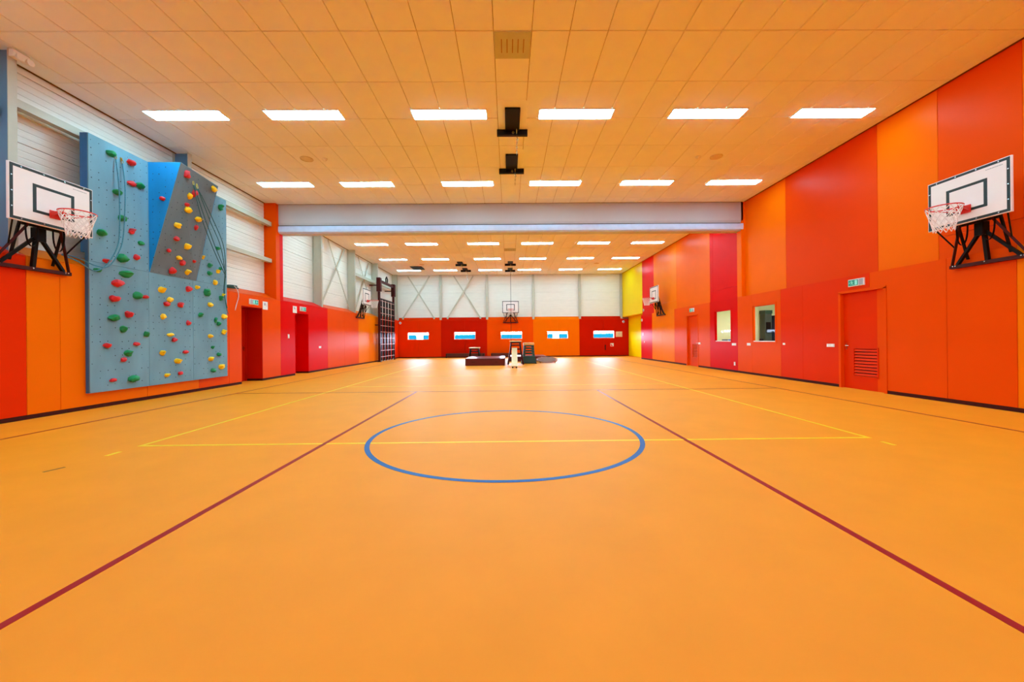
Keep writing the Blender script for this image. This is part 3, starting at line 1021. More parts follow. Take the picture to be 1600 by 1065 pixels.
fr.box(CX - 0.079, CX - 0.021, YS[3] - 0.045, YS[3], ZS[0], ZS[2])
fr.box(CX - 0.16, CX - 0.08, YS[0], YS[0] + 0.045, 3.0, ZS[2])
fr.box(CX - 0.16, CX - 0.08, YS[3] - 0.045, YS[3], 3.0, ZS[2])
for z in (ZS[0], 1.6, 2.6):
    fr.box(CX - 0.079, CX - 0.021, YS[0] + 0.045, YS[3] - 0.045, z, z + 0.045)
for z in (3.2, 4.3, ZS[2] - 0.045):
    fr.box(CX - 0.16, CX - 0.021, YS[0] + 0.045, YS[3] - 0.045, z, z + 0.045)
obj('edge_frame', fr, M_EDGE, cw, label='edge frame with blue daylight painted in')
TL, TR = (-7.25, 8.73, 5.27), (-7.43, 10.10, 5.27)
BL, BR = (CX + 0.004, 8.72, 2.83), (CX + 0.004, 10.03, 2.83)
TLb, TRb = (CX + 0.004, 8.712, 5.27), (CX + 0.004, 10.12, 5.27)
obj('overhang_face', MB().add([BL, BR, TR, TL, (CX + 0.003, 8.74, 2.86), (CX + 0.003, 10.0, 2.86), (TR[0] - 0.02, TR[1] - 0.01, 5.26), (TL[0] - 0.02, TL[1] + 0.01, 5.26)],
                              [(0, 1, 2, 3), (7, 6, 5, 4), (0, 4, 5, 1), (1, 5, 6, 2), (2, 6, 7, 3), (3, 7, 4, 0)]), M_ROCKG, cw, label='grey overhanging face')
e = 0.012
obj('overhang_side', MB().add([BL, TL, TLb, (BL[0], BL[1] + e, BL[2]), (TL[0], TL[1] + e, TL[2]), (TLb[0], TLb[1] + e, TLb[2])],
                              [(0, 1, 2), (5, 4, 3), (0, 3, 4, 1), (1, 4, 5, 2), (2, 5, 3, 0)]), M_ROCKDAYTINT, cw, label='side face with blue daylight painted in')
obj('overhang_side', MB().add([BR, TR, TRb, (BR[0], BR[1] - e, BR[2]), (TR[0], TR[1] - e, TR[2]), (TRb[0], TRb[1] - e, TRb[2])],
                              [(2, 1, 0), (3, 4, 5), (1, 4, 3, 0), (2, 5, 4, 1), (0, 3, 5, 2)]), M_ROCKDAYTINT, cw, label='side face with blue daylight painted in')
obj('overhang_top', MB().add([TL, TR, TRb, TLb] + [(p[0], p[1], p[2] - e) for p in (TL, TR, TRb, TLb)],
                             [(0, 1, 2, 3), (7, 6, 5, 4), (0, 4, 5, 1), (1, 5, 6, 2), (2, 6, 7, 3), (3, 7, 4, 0)]), M_ROCK, cw)

M_HOLD = {'g': mat('hold_green', (0, 138, 74), rough=0.55, var=0.12, scale=14, bump=0.3), 'r': mat('hold_red', (212, 28, 36), rough=0.55, var=0.12, scale=14, bump=0.3),
          'y': mat('hold_yellow', (255, 208, 0), rough=0.55, var=0.12, scale=14, bump=0.3)}
HN = {'g': 'green', 'r': 'red', 'y': 'yellow'}
HOLDS = """P g -7.95 7.9 5.06 0.19 0.12;P r -7.95 8.31 5.07 0.17 0.13;P r -7.95 8.32 4.63 0.19 0.1;P g -7.95 8.51 4.66 0.19 0.13;P g -7.95 8.01 4.33 0.17 0.12;P g -7.95 8.11 3.83 0.16 0.13;S r -7.63 8.72 4.45 0.11 0.09;W r -7.35 8.98 5.12 0.17 0.2;W y -7.47 9.21 4.7 0.13 0.15;W r -7.45 9.33 4.8 0.13 0.18;W y -7.41 9.9 5.13 0.15 0.15;W r -7.52 9.19 4.49 0.15 0.1;W y -7.55 9.26 4.39 0.22 0.14;W y -7.6 9.63 4.28 0.17 0.13;P g -7.95 10.87 4.99 0.17 0.17;W y -7.64 9.08 3.97 0.16 0.12;W r -7.65 9.62 4.08 0.1 0.14;W r -7.72 9.15 3.68 0.14 0.11;W y -7.77 9.49 3.59 0.18 0.16;W r -7.79 9.02 3.38 0.1 0.09;W y -7.84 9.36 3.28 0.16 0.11;W r -7.87 9.47 3.19 0.13 0.13;W r -7.86 9.8 3.29 0.1 0.1;W r -7.91 9.25 2.96 0.16 0.17;W y -7.93 9.7 3.0 0.16 0.15;P y -7.95 10.22 3.48 0.13 0.1;P r -7.95 8.32 3.62 0.13 0.13;P g -7.95 7.7 3.42 0.17 0.15;P g -7.95 8.52 3.42 0.14 0.1;P r -7.95 7.79 2.89 0.15 0.09;P g -7.95 8.11 3.01 0.22 0.19;P r -7.95 8.41 3.09 0.12 0.13;P g -7.95 7.62 2.68 0.16 0.07;P g -7.95 8.18 2.69 0.27 0.15;P r -7.95 8.01 2.48 0.24 0.15;P r -7.95 7.94 2.16 0.21 0.13;P g -7.95 8.42 2.28 0.17 0.16;P r -7.95 8.61 2.27 0.17 0.08;P y -7.95 9.02 2.48 0.19 0.15;P y -7.95 9.23 2.27 0.14 0.13;P r -7.95 9.14 2.16 0.15 0.11;P r -7.95 9.53 2.17 0.18 0.13;P r -7.95 9.76 2.59 0.16 0.14;P y -7.95 10.04 2.67 0.12 0.1;P g -7.95 10.34 2.58 0.17 0.2;P g -7.95 10.74 3.83 0.12 0.1;P g -7.95 10.46 3.31 0.12 0.13;P g -7.95 10.45 3.1 0.14 0.12;P g -7.95 10.84 3.29 0.1 0.1;P y -7.95 10.76 3.2 0.13 0.11;P y -7.95 10.65 2.88 0.13 0.14;P y -7.95 10.96 2.58 0.11 0.1;P g -7.95 10.86 2.48 0.12 0.14;P y -7.95 10.47 2.27 0.17 0.12;P g -7.95 7.92 1.77 0.2 0.14;P r -7.95 8.23 1.86 0.15 0.15;P g -7.95 8.11 1.55 0.12 0.15;P r -7.95 7.79 1.22 0.15 0.1;P r -7.95 8.4 1.24 0.14 0.08;P g -7.95 8.63 1.45 0.12 0.13;P g -7.95 8.22 1.05 0.19 0.13;P r -7.95 8.12 0.92 0.11 0.1;P g -7.95 8.33 0.51 0.23 0.16;P r -7.95 7.9 0.52 0.12 0.08;P y -7.95 9.04 1.86 0.11 0.14;P y -7.95 9.24 1.45 0.18 0.08;P r -7.95 9.34 1.33 0.13 0.11;P y -7.95 9.03 1.03 0.14 0.12;P r -7.95 9.66 1.03 0.16 0.09;P y -7.95 9.43 0.82 0.18 0.12;P y -7.95 9.15 0.51 0.16 0.09;P r -7.95 9.51 0.52 0.13 0.09;P r -7.95 9.75 1.75 0.12 0.12;P g -7.95 10.14 1.97 0.13 0.12;P g -7.95 10.66 1.86 0.09 0.14;P g -7.95 10.76 1.77 0.12 0.12;P y -7.95 10.97 1.98 0.18 0.15;P y -7.95 10.97 1.55 0.17 0.14;P y -7.95 10.46 1.43 0.13 0.11;P g -7.95 10.55 1.13 0.12 0.08;P g -7.95 10.76 0.93 0.12 0.11;P y -7.95 10.47 0.82 0.14 0.12;P y -7.95 10.86 0.59 0.21 0.14;P g -7.95 10.55 0.51 0.15 0.12"""
ico = bmesh.new()
bmesh.ops.create_icosphere(ico, subdivisions=2, radius=1.0)
ICO_V = [v.co.copy() for v in ico.verts]
ICO_F = [[v.index for v in f.verts] for f in ico.faces]
ico.free()
rng = random.Random(7)
nW = Vector((0.9678, 0.065, -0.243)).normalized()
nS = Vector((0.0, -1.0, 0.0))
for hi, hd in enumerate(HOLDS.split(';')):
    k, c, x, y, z, w, h = hd.split()
    P = Vector((float(x), float(y), float(z)))
    w, h = float(w), float(h)
    nrm = {'P': Vector((1, 0, 0)), 'W': nW, 'S': nS}[k]
    side = (Vector((0, 0, 1)).cross(nrm)).normalized()
    up = nrm.cross(side).normalized()
    seed = Vector((hi * 3.7, hi * 1.3, 0))
    depth = 0.55 * min(w, h) + 0.02
    rot = rng.uniform(-0.35, 0.35)
    kind = rng.choice(('lump', 'jug', 'ledge', 'notch'))
    mb = MB()
    vv = []
    for v in ICO_V:
        d = 1 + 0.32 * noise.noise(v * 1.3 + seed) + 0.10 * noise.noise(v * 3.1 + seed)
        a, b, n_ = v.x * d, v.y * d, v.z * d
        if kind == 'jug' and b > 0.2:
            n_ *= 1.25
        if kind == 'ledge':
            n_ *= 1.15 if b > 0 else 0.6
        if kind == 'notch':
            n_ *= 0.72 + 0.4 * abs(a)
        a, b = a * math.cos(rot) - b * math.sin(rot), a * math.sin(rot) + b * math.cos(rot)
        n_ = max(n_, -0.04)
        vv.append(P + side * (a * w * 0.5) + up * (b * h * 0.5) + nrm * (n_ * depth + 0.004))
    mb.add(vv, ICO_F)
    obj('climbing_hold', mb, M_HOLD[c], cw, smooth=True, label=HN[c] + ' climbing hold', fix=False)


def anchor(y, z, x):
    mb = MB()
    mb.box(x, x + 0.012, y - 0.02, y + 0.02, z - 0.03, z + 0.03)
    lp = []
    for k in range(12):
        w = 2 * PI * k / 12
        lp.append((x + 0.025, y + 0.022 * math.cos(w), z - 0.055 + 0.04 * math.sin(w)))
    mb.tube(lp, 0.006, 6, True)
    mb.tube([(x + 0.012, y, z), (x + 0.03, y, z - 0.02)], 0.008, 6)
    obj('rope_anchor', mb, M_GOLD, cw, smooth=True, label='brass rope anchor')


anchor(7.975, 5.08, CX)
anchor(8.11, 5.05, CX)
anchor(9.24, 5.06, -7.40)
anchor(9.37, 5.02, -7.41)


def spline(pts, n_=8):
    pts = [Vector(p) for p in pts]
    out = []
    for i in range(len(pts) - 1):
        p0, p1, p2, p3 = pts[max(i - 1, 0)], pts[i], pts[i + 1], pts[min(i + 2, len(pts) - 1)]
        for k in range(n_):
            t_ = k / n_
            out.append(0.5 * ((2 * p1) + (-p0 + p2) * t_ + (2 * p0 - 5 * p1 + 4 * p2 - p3) * t_ * t_ + (-p0 + 3 * p1 - 3 * p2 + p3) * t_ ** 3))
    out.append(pts[-1])
    return out


M_ROPE = mat('rope_blue', (70, 132, 150), rough=0.8, var=0.2, scale=40)
M_ROPEG = mat('rope_dark_green', (44, 92, 92), rough=0.8, var=0.2, scale=40)
M_ROPEW = mat('rope_white', (226, 214, 206), rough=0.8)
xr = CX + 0.09


def rope(lab, strands, m_, r=0.011):
    cx = strands[0][0]
    t = thing('climbing_rope', lab, 'rope', (cx[0], cx[1], min(p[2] for s_ in strands for p in s_)), 'ropes on the climbing wall')
    for s_ in strands:
        obj('strand', MB().tube(spline(s_), r, 6), m_, t, smooth=True)


rope('pale blue rope hanging from the upper left anchors and looped aside to the sill',
     [[(CX + 0.03, 7.975, 4.99), (xr, 7.975, 4.4), (xr, 7.98, 3.6), (xr, 7.93, 3.2), (xr, 7.74, 2.83), (xr, 7.50, 2.64), (xr - 0.1, 7.3, 2.78), (-8.12, 7.17, 2.88)],
      [(CX + 0.03, 8.11, 4.96), (xr, 8.10, 4.4), (xr, 8.06, 3.5), (xr, 7.96, 3.1), (xr, 7.76, 2.78), (xr, 7.52, 2.74), (xr - 0.1, 7.32, 2.84), (-8.14, 7.2, 2.9)]], M_ROPE)
rope('dark green rope strands hanging from the overhang anchors to the right edge',
     [[(-7.37, 9.24, 4.96), (-7.40, 9.50, 4.3), (-7.55, 10.05, 3.7), (-7.82, 10.75, 3.28), (CX + 0.03, 11.0, 3.15)],
      [(-7.37, 9.25, 4.96), (-7.40, 9.56, 4.4), (-7.56, 10.15, 3.75), (-7.80, 10.78, 3.32), (CX + 0.03, 11.03, 3.08)],
      [(-7.38, 9.37, 4.93), (-7.42, 9.8, 4.3), (-7.6, 10.4, 3.8), (-7.82, 10.85, 3.2), (CX + 0.05, 10.92, 2.7), (CX + 0.05, 11.0, 2.3), (CX + 0.05, 11.08, 2.05)],
      [(-7.38, 9.38, 4.93), (-7.44, 9.9, 4.4), (-7.6, 10.5, 3.85), (-7.82, 10.88, 3.25), (CX + 0.05, 10.95, 2.6), (CX + 0.05, 11.05, 2.22)]], M_ROPEG, 0.009)
t = thing('rope_coil', 'dark coiled rope lying on the sill right of the climbing wall', 'rope', (-8.22, 11.65, 2.8))
pts = []
for k in range(90):
    a = k * 0.42
    rr = 0.13 + 0.03 * math.sin(k * 0.9)
    pts.append((-8.20 + 0.55 * rr * math.sin(a), 11.68 + 1.5 * rr * math.cos(a), 2.875 + 0.06 * math.sin(a) + 0.0008 * k - 0.10 * math.sin(a) * 0.55))
obj('coil', MB().tube(pts, 0.012, 6), M_ROPEG, t, smooth=True)
obj('loose_end', MB().tube(spline([(-8.10, 11.62, 2.93), (-8.03, 11.66, 2.80), (-8.015, 11.68, 2.62), (-8.015, 11.58, 2.35), (-8.015, 11.53, 2.20)]), 0.011, 6), M_ROPEW, t, smooth=True, label='white loose end')

# ---------------------------------------------------------------- basketball boards
M_BOARD = mat('board_white', (240, 230, 224), rough=0.28, var=0.01)
M_BORDER = mat('board_border', (18, 34, 30), rough=0.4)
M_RIM = mat('rim_red', (222, 42, 30), rough=0.4)
M_NET = mat('net_white', (240, 232, 226), rough=0.8)


def hoop(lab, rim_z=3.455):
    """local frame: wall face at y = 0, room towards +y, x along the wall, z up from the floor"""
    t = thing('basketball_hoop', lab, 'hoop', (0, 0, 0), 'basketball hoops on the walls')
    B0, B1, zb, zt, hw = 0.385, 0.42, 3.19, 4.07, 0.605
    bd = obj('backboard', MB().slab(1, B0, B1, -hw, hw, zb, zt, 0.004), M_BOARD, t)
    br, y = MB(), B1 + 0.002
    i0, i1 = 0.012, 0.055
    for a, b, c, d in ((-hw + i0, -hw + i1, zb + i0, zt - i0), (hw - i1, hw - i0, zb + i0, zt - i0), (-hw + i1, hw - i1, zb + i0, zb + i1), (-hw + i1, hw - i1, zt - i1, zt - i0)):
        br.box(a, b, B1 + 0.0003, y, c, d)
    obj('border', br, M_BORDER, bd)
    sq = MB()
    for a, b, c, d in ((-0.30, -0.25, 3.38, 3.84), (0.25, 0.30, 3.38, 3.84), (-0.25, 0.25, 3.38, 3.425), (-0.25, 0.25, 3.795, 3.84)):
        sq.box(a, b, B1 + 0.0003, y, c, d)
    obj('target_square', sq, M_BORDER, bd)
    bolts = MB()
    for k in range(4):
        for zz in (zb + 0.034, zt - 0.034):
            bolts.disc((-0.45 + 0.3 * k, y, zz), 0.011, 0.006, axis=1, n=8)
    for k in range(3):
        for xx in (-hw + 0.034, hw - 0.034):
            bolts.disc((xx, y, zb + 0.2 + 0.24 * k), 0.011, 0.006, axis=1, n=8)
    obj('bolts', bolts, M_CHROME, bd)
    mk = MB()
    for k in range(22):
        mk.box(-0.50 + 0.0075 * k * 1.35, -0.50 + 0.0075 * k * 1.35 + 0.006, B1 + 0.0003, y - 0.001, 3.965, 3.972 + 0.003 * (k % 3 == 0))
    obj('maker_line', mk, M_BORDER, bd, label='tiny line of print')
    # rim and net
    rc, rr = B1 + 0.16 + 0.225, 0.225
    rm_ = MB()
    rm_.tube([(rr * math.cos(2 * PI * k / 32), rc + rr * math.sin(2 * PI * k / 32), rim_z) for k in range(32)], 0.010, 8, True)
    rm_.box(-0.075, 0.075, B1 + 0.0025, B1 + 0.02, rim_z - 0.10, rim_z + 0.03)
    rm_.prism([(B1 + 0.02, rim_z + 0.01), (B1 + 0.17, rim_z + 0.008), (B1 + 0.17, rim_z - 0.008), (B1 + 0.02, rim_z - 0.08)], 0, -0.07, -0.06)
    rm_.prism([(B1 + 0.02, rim_z + 0.01), (B1 + 0.17, rim_z + 0.008), (B1 + 0.17, rim_z - 0.008), (B1 + 0.02, rim_z - 0.08)], 0, 0.06, 0.07)
    rm_.box(-0.07, 0.07, B1 + 0.02, B1 + 0.165, rim_z - 0.004, rim_z + 0.010)
    for s_ in (-1, 1):
        rm_.tube([(s_ * 0.06, B1 + 0.02, rim_z - 0.07), (s_ * 0.16, rc - 0.06, rim_z - 0.03), (s_ * 0.215, rc + 0.02, rim_z)], 0.006, 6)
    obj('rim', rm_, M_RIM, t, smooth=True)
    nt = MB()
    N, L = 12, 6
    hgt = 0.40

    def np_(lv, k):
        f = lv / L
        r = rr * (1 - 0.42 * min(1, f * 1.15))
        a = 2 * PI * (k + 0.5 * (lv % 2)) / N
        return (r * math.cos(a), rc + r * math.sin(a), rim_z - 0.008 - hgt * f)
    for k in range(N):
        for lv in range(L):
            sh = 0 if lv % 2 == 0 else 1
            p = np_(lv, k)
            for q in (np_(lv + 1, k - 1 + sh), np_(lv + 1, k + sh)):
                nt.tube([p, q], 0.0065, 4)
    obj('net', nt, M_NET, t)
    # steel bracket
    fr_ = MB()
    fr_.bar((-0.56, 0.045, 2.52), (0.56, 0.045, 2.52), 0.07, 0.06)
    obj('base_bar', fr_, M_MAROON, t)
    for s_ in (-1, 1):
        obj('strut', MB().bar((s_ * 0.53, 0.06, 2.55), (s_ * 0.23, 0.26, 3.21), 0.035), M_MAROON, t)
        obj('strut', MB().bar((s_ * 0.44, 0.06, 2.55), (s_ * 0.03, 0.14, 3.05), 0.045), M_BLACK, t)
        obj('stay', MB().bar((s_ * 0.52, 0.37, 3.20), (s_ * 0.40, 0.15, 2.84), 0.018), M_BLACK, t)
        obj('arm', MB().bar((s_ * 0.22, 0.19, 3.24), (s_ * 0.22, 0.384, 3.26), 0.045, 0.05), M_BLACK, t)
        obj('upper_arm', MB().bar((s_ * 0.30, 0.035, 2.62), (s_ * 0.30, 0.384, 3.86), 0.03), M_BLACK, t)
        lp = []
        for k in range(17):
            a = PI * k / 16
            lp.append((s_ * 0.19 + 0.085 * math.cos(a), 0.27, 3.19 - 0.34 * math.sin(a) ** 0.8))
        st = MB()
        for k in range(16):
            st.bar(lp[k], lp[k + 1], 0.004, 0.03, (0, 1, 0))
        obj('strap', st, M_BLACK, t)
    obj('post', MB().bar((0, 0.05, 2.55), (0, 0.13, 3.22), 0.05, 0.05, (1, 0, 0)), M_BLACK, t)
    obj('cross_member', MB().bar((-0.30, 0.22, 3.215), (0.30, 0.22, 3.215), 0.06, 0.05), M_BLACK, t)
    obj('hub', MB().box(-0.07, 0.07, 0.10, 0.20, 2.98, 3.20), M_BLACK, t)
    for x in (-0.5, -0.46, 0.02, 0.46, 0.5):
        obj('bolt', MB().disc((x, 0.076, 2.53), 0.012, 0.012, axis=1, n=8), M_CHROME, t)
    return t


h0 = hoop('near white basketball board with red rim on the left wall beside the climbing wall')
spots = [((LX, 6.63, 0), -PI / 2, None),
         ((RX, 6.62, 0), PI / 2, 'near white basketball board with red rim on the right wall by the vented door'),
         ((LX, 21.15, 0), -PI / 2, 'far basketball board on the left wall next to the black climbing frame'),
         ((RX, 21.0, 0), PI / 2, 'far basketball board on the right wall between the yellow panel and the far door'),
         ((0.17, YB, 0), PI, 'basketball board in the middle of the back wall above a small window')]
for i, (loc, rz, lab) in enumerate(spots):
    o = h0 if i == 0 else copy_tree(h0)
    o.location = loc
    o.rotation_euler = (0, 0, rz)
    if lab:
        o['label'] = lab
t = thing('hoist_rope', 'thin dark pull cord hanging from the ceiling in front of the central basketball board', 'cord', (0.17, 27.55, 1.2))
obj('cord', MB().tube([(0.19, 27.52, ZC - 0.002), (0.19, 27.53, 3.5), (0.19, 27.52, 1.25)], 0.012, 6), M_BLACK, t)
obj('handle', MB().disc((0.19, 27.52, 1.17), 0.02, 0.09, n=10), M_BLACK, t)

# ---------------------------------------------------------------- climbing frame (fold-out wall bars) in the far left corner
t = thing('climbing_rack', 'tall black and maroon fold-out climbing frame with white-tipped rungs in the far left corner', 'climbing frame', (-7.8, 25.1, 0))
FX, FY0, FY1 = -7.78, 23.62, 26.55
for y in (FY0, FY1):
    obj('post', MB().box(FX - 0.06, FX + 0.06, y - 0.06, y + 0.06, 0.0, 5.0), M_MAROON, t)
    obj('foot', MB().box(FX - 0.10, FX + 0.10, y - 0.09, y + 0.09, 0.0, 0.03), M_BLACK, t)
    obj('slide_box', MB().slab(0, FX - 0.12, FX + 0.13, y - 0.13, y + 0.13, 4.25, 5.08, 0.03), M_MAROON, t)
obj('head_beam', MB().box(FX - 0.05, FX + 0.05, FY0 + 0.06, FY1 - 0.06, 4.84, 4.98), M_MAROON, t)
hm = MB()
hm.box(FX - 0.06, FX + 0.02, 24.9, 25.3, 4.98, 5.02)
hm.tube([(FX, 24.95, 5.02), (FX, 24.93, 5.22), (FX, 25.1, 5.36), (FX, 25.27, 5.22), (FX, 25.25, 5.02)], 0.04, 8)
obj('winch', hm, M_BLACK, t, smooth=True)
obj('top_bar', MB().box(FX - 0.03, FX + 0.03, FY0 + 0.06, FY1 - 0.06, 3.80, 3.87), M_BLACK, t)
NU = 5
for k in range(NU):
    y = FY0 + 0.36 + k * (FY1 - FY0 - 0.6) / (NU - 1)
    w = 0.14
    obj('upright', MB().slab(0, FX - 0.03, FX + 0.03, y - w, y + w, 0.06, 3.799, 0.01), M_BLACK, t)
    obj('wheel', MB().disc((FX, y - 0.02, 0.045), 0.045, 0.04, axis=1, n=14), M_WHITE, t, smooth=True)
for k in range(10):
    z = 0.30 + k * 0.38
    obj('rung', MB().tube([(FX + 0.045, FY0 + 0.07, z), (FX + 0.045, FY1 - 0.07, z)], 0.018, 8), mat('rung_wood', (206, 150, 140), rough=0.5) if k == 0 else bpy.data.materials['rung_wood'], t, smooth=True)
for y in (FY0, FY1):
    for z in (2.2, 4.6):
        obj('wall_bracket', MB().box(LX + 0.001 if z < 2.7 else LX - 0.33, FX - 0.06, y - 0.03, y + 0.03, z, z + 0.06), M_MAROON, t)

# ---------------------------------------------------------------- gym equipment on the far floor
M_MAT = mat('mat_burgundy', (92, 8, 14), rough=0.30, var=0.06, scale=3)
M_WOOD = mat('pale_wood', (236, 196, 140), rough=0.4, var=0.06, scale=3, stretch=(1, 8, 8))
M_DWOOD = mat('dark_wood', (74, 18, 8), rough=0.45, var=0.08, scale=3, stretch=(1, 8, 8))
M_LEATHER = mat('leather_tan', (232, 160, 84), rough=0.5)
M_VAULT = mat('vault_green', (18, 66, 62), rough=0.4, var=0.06)


def landing_mat(lab, x0, x1, y0, y1, h):
    t = thing('landing_mat', lab, 'mat', ((x0 + x1) / 2, (y0 + y1) / 2, 0), 'burgundy landing mats')
    obj('cushion', MB().box(x0, x1, y0, y1, 0.0, h - 0.03).slab(2, h - 0.03, h, x0, x1, y0, y1, 0.015), M_MAT, t)
    obj('seam', MB().box(x0 - 0.004, x1 + 0.004, y0 - 0.004, y1 + 0.004, h - 0.055, h - 0.04), M_MAROON, t)
    for x in (x0 + 0.4, x1 - 0.4):
        obj('strap_handle', MB().tube([(x - 0.08, y0 - 0.004, h * 0.5), (x - 0.06, y0 - 0.025, h * 0.5), (x + 0.06, y0 - 0.025, h * 0.5), (x + 0.08, y0 - 0.004, h * 0.5)], 0.012, 6), M_MAROON, t, smooth=True)


landing_mat('thick burgundy landing mat left of the wooden trestle', -2.13, -0.19, 19.2, 21.9, 0.36)
landing_mat('flatter burgundy mat behind the green vaulting box', 0.0, 2.2, 22.6, 24.8, 0.30)


def trestle(lab, x, y, h, w, d, splay, m_leg, rungs):
    t = thing('trestle', lab, 'trestle', (x, y, 0), 'wooden-topped gym trestles')
    obj('top', MB().slab(2, h - 0.06, h, x - w / 2, x + w / 2, y - d / 2, y + d / 2, 0.01), M_WOOD, t)
    obj('apron', MB().box(x - w / 2 + 0.04, x + w / 2 - 0.04, y - d / 2 + 0.03, y + d / 2 - 0.03, h - 0.14, h - 0.061), M_MAROON, t)
    for sx in (-1, 1):
        for sy in (-1, 1):
            a = (x + sx * (w / 2 - 0.08), y + sy * (d / 2 - 0.06), h - 0.14)
            b = (x + sx * (w / 2 - 0.08 + splay), y + sy * (d / 2 - 0.02), 0.0)
            knee = (x + sx * (w / 2 - 0.06 + 0.15 * splay), y + sy * (d / 2 - 0.05), h * 0.55)
            lg = MB().bar(a, knee, 0.07).bar(knee, b, 0.07)
            obj('leg', lg, m_leg, t)
    for z in rungs:
        f = 1 - z / h
        for sy in (-1, 1):
            e_ = w / 2 - 0.07 + (0.15 * splay * f / 0.45 if f < 0.45 else splay * (0.15 + 0.85 * (f - 0.45) / 0.55))
            obj('rung', MB().bar((x - e_, y + sy * (d / 2 - 0.04), z), (x + e_, y + sy * (d / 2 - 0.04), z), 0.05, 0.06), m_leg, t)


trestle('low trestle with a pale top behind the thick burgundy mat', -2.1, 24.2, 0.82, 0.66, 0.5, 0.06, M_BLACK, (0.56, 0.2))
trestle('tall trestle with a pale top behind the leaning bench', 0.36, 20.1, 1.22, 0.62, 0.55, 0.16, M_MAROON, (0.98, 0.78, 0.3))


def bench(lab, p, q, w, tilt):
    c = ((p[0] + q[0]) / 2, (p[1] + q[1]) / 2, min(p[2], q[2]))
    t = thing('gym_bench', lab, 'bench', (c[0], c[1], 0), 'gym benches')
    p, q = Vector(p), Vector(q)
    d = (q - p).normalized()
    up = Vector((0, 0, 1))
    obj('seat_board', MB().bar(p, q, w, 0.04, up), M_WOOD if tilt else M_DWOOD, t)
    if not tilt:
        obj('side_board', MB().bar(p - Vector((0, 0.08, 0.11)), q - Vector((0, 0.08, 0.11)), 0.03, 0.18, up), M_DWOOD, t)
    n_ = d.cross(up).cross(d).normalized()
    obj('balance_beam', MB().bar(p - n_ * 0.10 + d * 0.3, q - n_ * 0.10 - d * 0.3, 0.07, 0.08, up), M_WOOD if tilt else M_MAROON, t)
    sd = d.cross(up).normalized()
    for e_ in (0.02, (q - p).length - 0.12):
        for s_ in (-1, 1):
            b = p + d * e_ + sd * (s_ * (w / 2 - 0.05))
            if tilt and e_ > 1:
                obj('hook', MB().bar(b - n_ * 0.02, b - n_ * 0.08, 0.04), M_BLACK, t)
            else:
                z = (b - n_ * 0.02).z
                ft = Vector((b.x, b.y, 0.0))
                obj('foot', MB().bar(b - n_ * 0.02, ft if z > 0.05 else ft, 0.06, 0.06, (0, 1, 0)), M_BLACK, t)
    return t


bench('pale bench leaning up onto the tall trestle', (0.26, 17.36, 0.075), (0.30, 19.84, 0.84), 0.27, True)
bench('long low dark bench along the back wall behind the low trestle', (-4.5, 28.15, 0.30), (-1.7, 28.15, 0.30), 0.24, False)
bench('long low dark bench along the back wall behind the tall trestle', (-1.25, 28.1, 0.30), (0.9, 28.1, 0.30), 0.24, False)

t = thing('vaulting_box', 'dark green stacked vaulting box with a tan top right of the trestle', 'vaulting box', (1.07, 20.75, 0))
zs = [0.02, 0.40, 0.56, 0.70, 0.84, 0.97]


def hwz(z, y=False):
    return (0.34 - 0.085 * z) if z > 0.45 else (0.40 - 0.22 * z)


for k in range(5):
    za, zb_ = zs[k] + 0.004, zs[k + 1] - 0.004
    a, b = hwz(za), hwz(zb_)
    y0a, y1a = 20.45 - 0.0, 21.35
    seg = MB()
    for s_ in (-1, 1):
        w_ = 0.11 if k else 0.0
        if k:
            seg.prism([(1.07 + s_ * a, za), (1.07 + s_ * (a - w_), za), (1.07 + s_ * (b - w_), zb_), (1.07 + s_ * b, zb_)], 1, y0a, y1a)
    if k == 0:
        seg.prism([(1.07 - a, za), (1.07 + a, za), (1.07 + b, zb_), (1.07 - b, zb_)], 1, y0a, y1a)
    else:
        for yy in (y0a, y1a - 0.03):
            seg.box(1.07 - b + 0.09, 1.07 + b - 0.09, yy + 0.002, yy + 0.028, zb_ - 0.065, zb_)
    obj('box_section', seg, M_VAULT, t)
obj('top_pad', MB().box(1.07 - 0.28, 1.07 + 0.28, 20.43, 21.37, 0.972, 1.02).slab(2, 1.02, 1.11, 1.07 - 0.275, 1.07 + 0.275, 20.44, 21.36, 0.03), M_LEATHER, t, label='tan padded top')
ft = MB()
for s_ in (-1, 1):
    for y in (20.5, 21.3):
        ft.box(1.07 + s_ * 0.36 - 0.05, 1.07 + s_ * 0.36 + 0.05, y - 0.04, y + 0.04, 0, 0.0195)
obj('feet', ft, M_BLACK, t)
t = thing('mini_trampoline', 'small tilted round frame on the floor right of the green vaulting box', 'trampoline', (2.1, 21.35, 0))
M_TRIM = mat('trampoline_frame', (176, 110, 84), rough=0.4)
cn, rr = Vector((2.10, 21.35, 0.16)), 0.56


def tp(a, r):
    return (cn.x + r * math.cos(a), cn.y + r * math.sin(a), cn.z + 0.20 * r * math.sin(a))


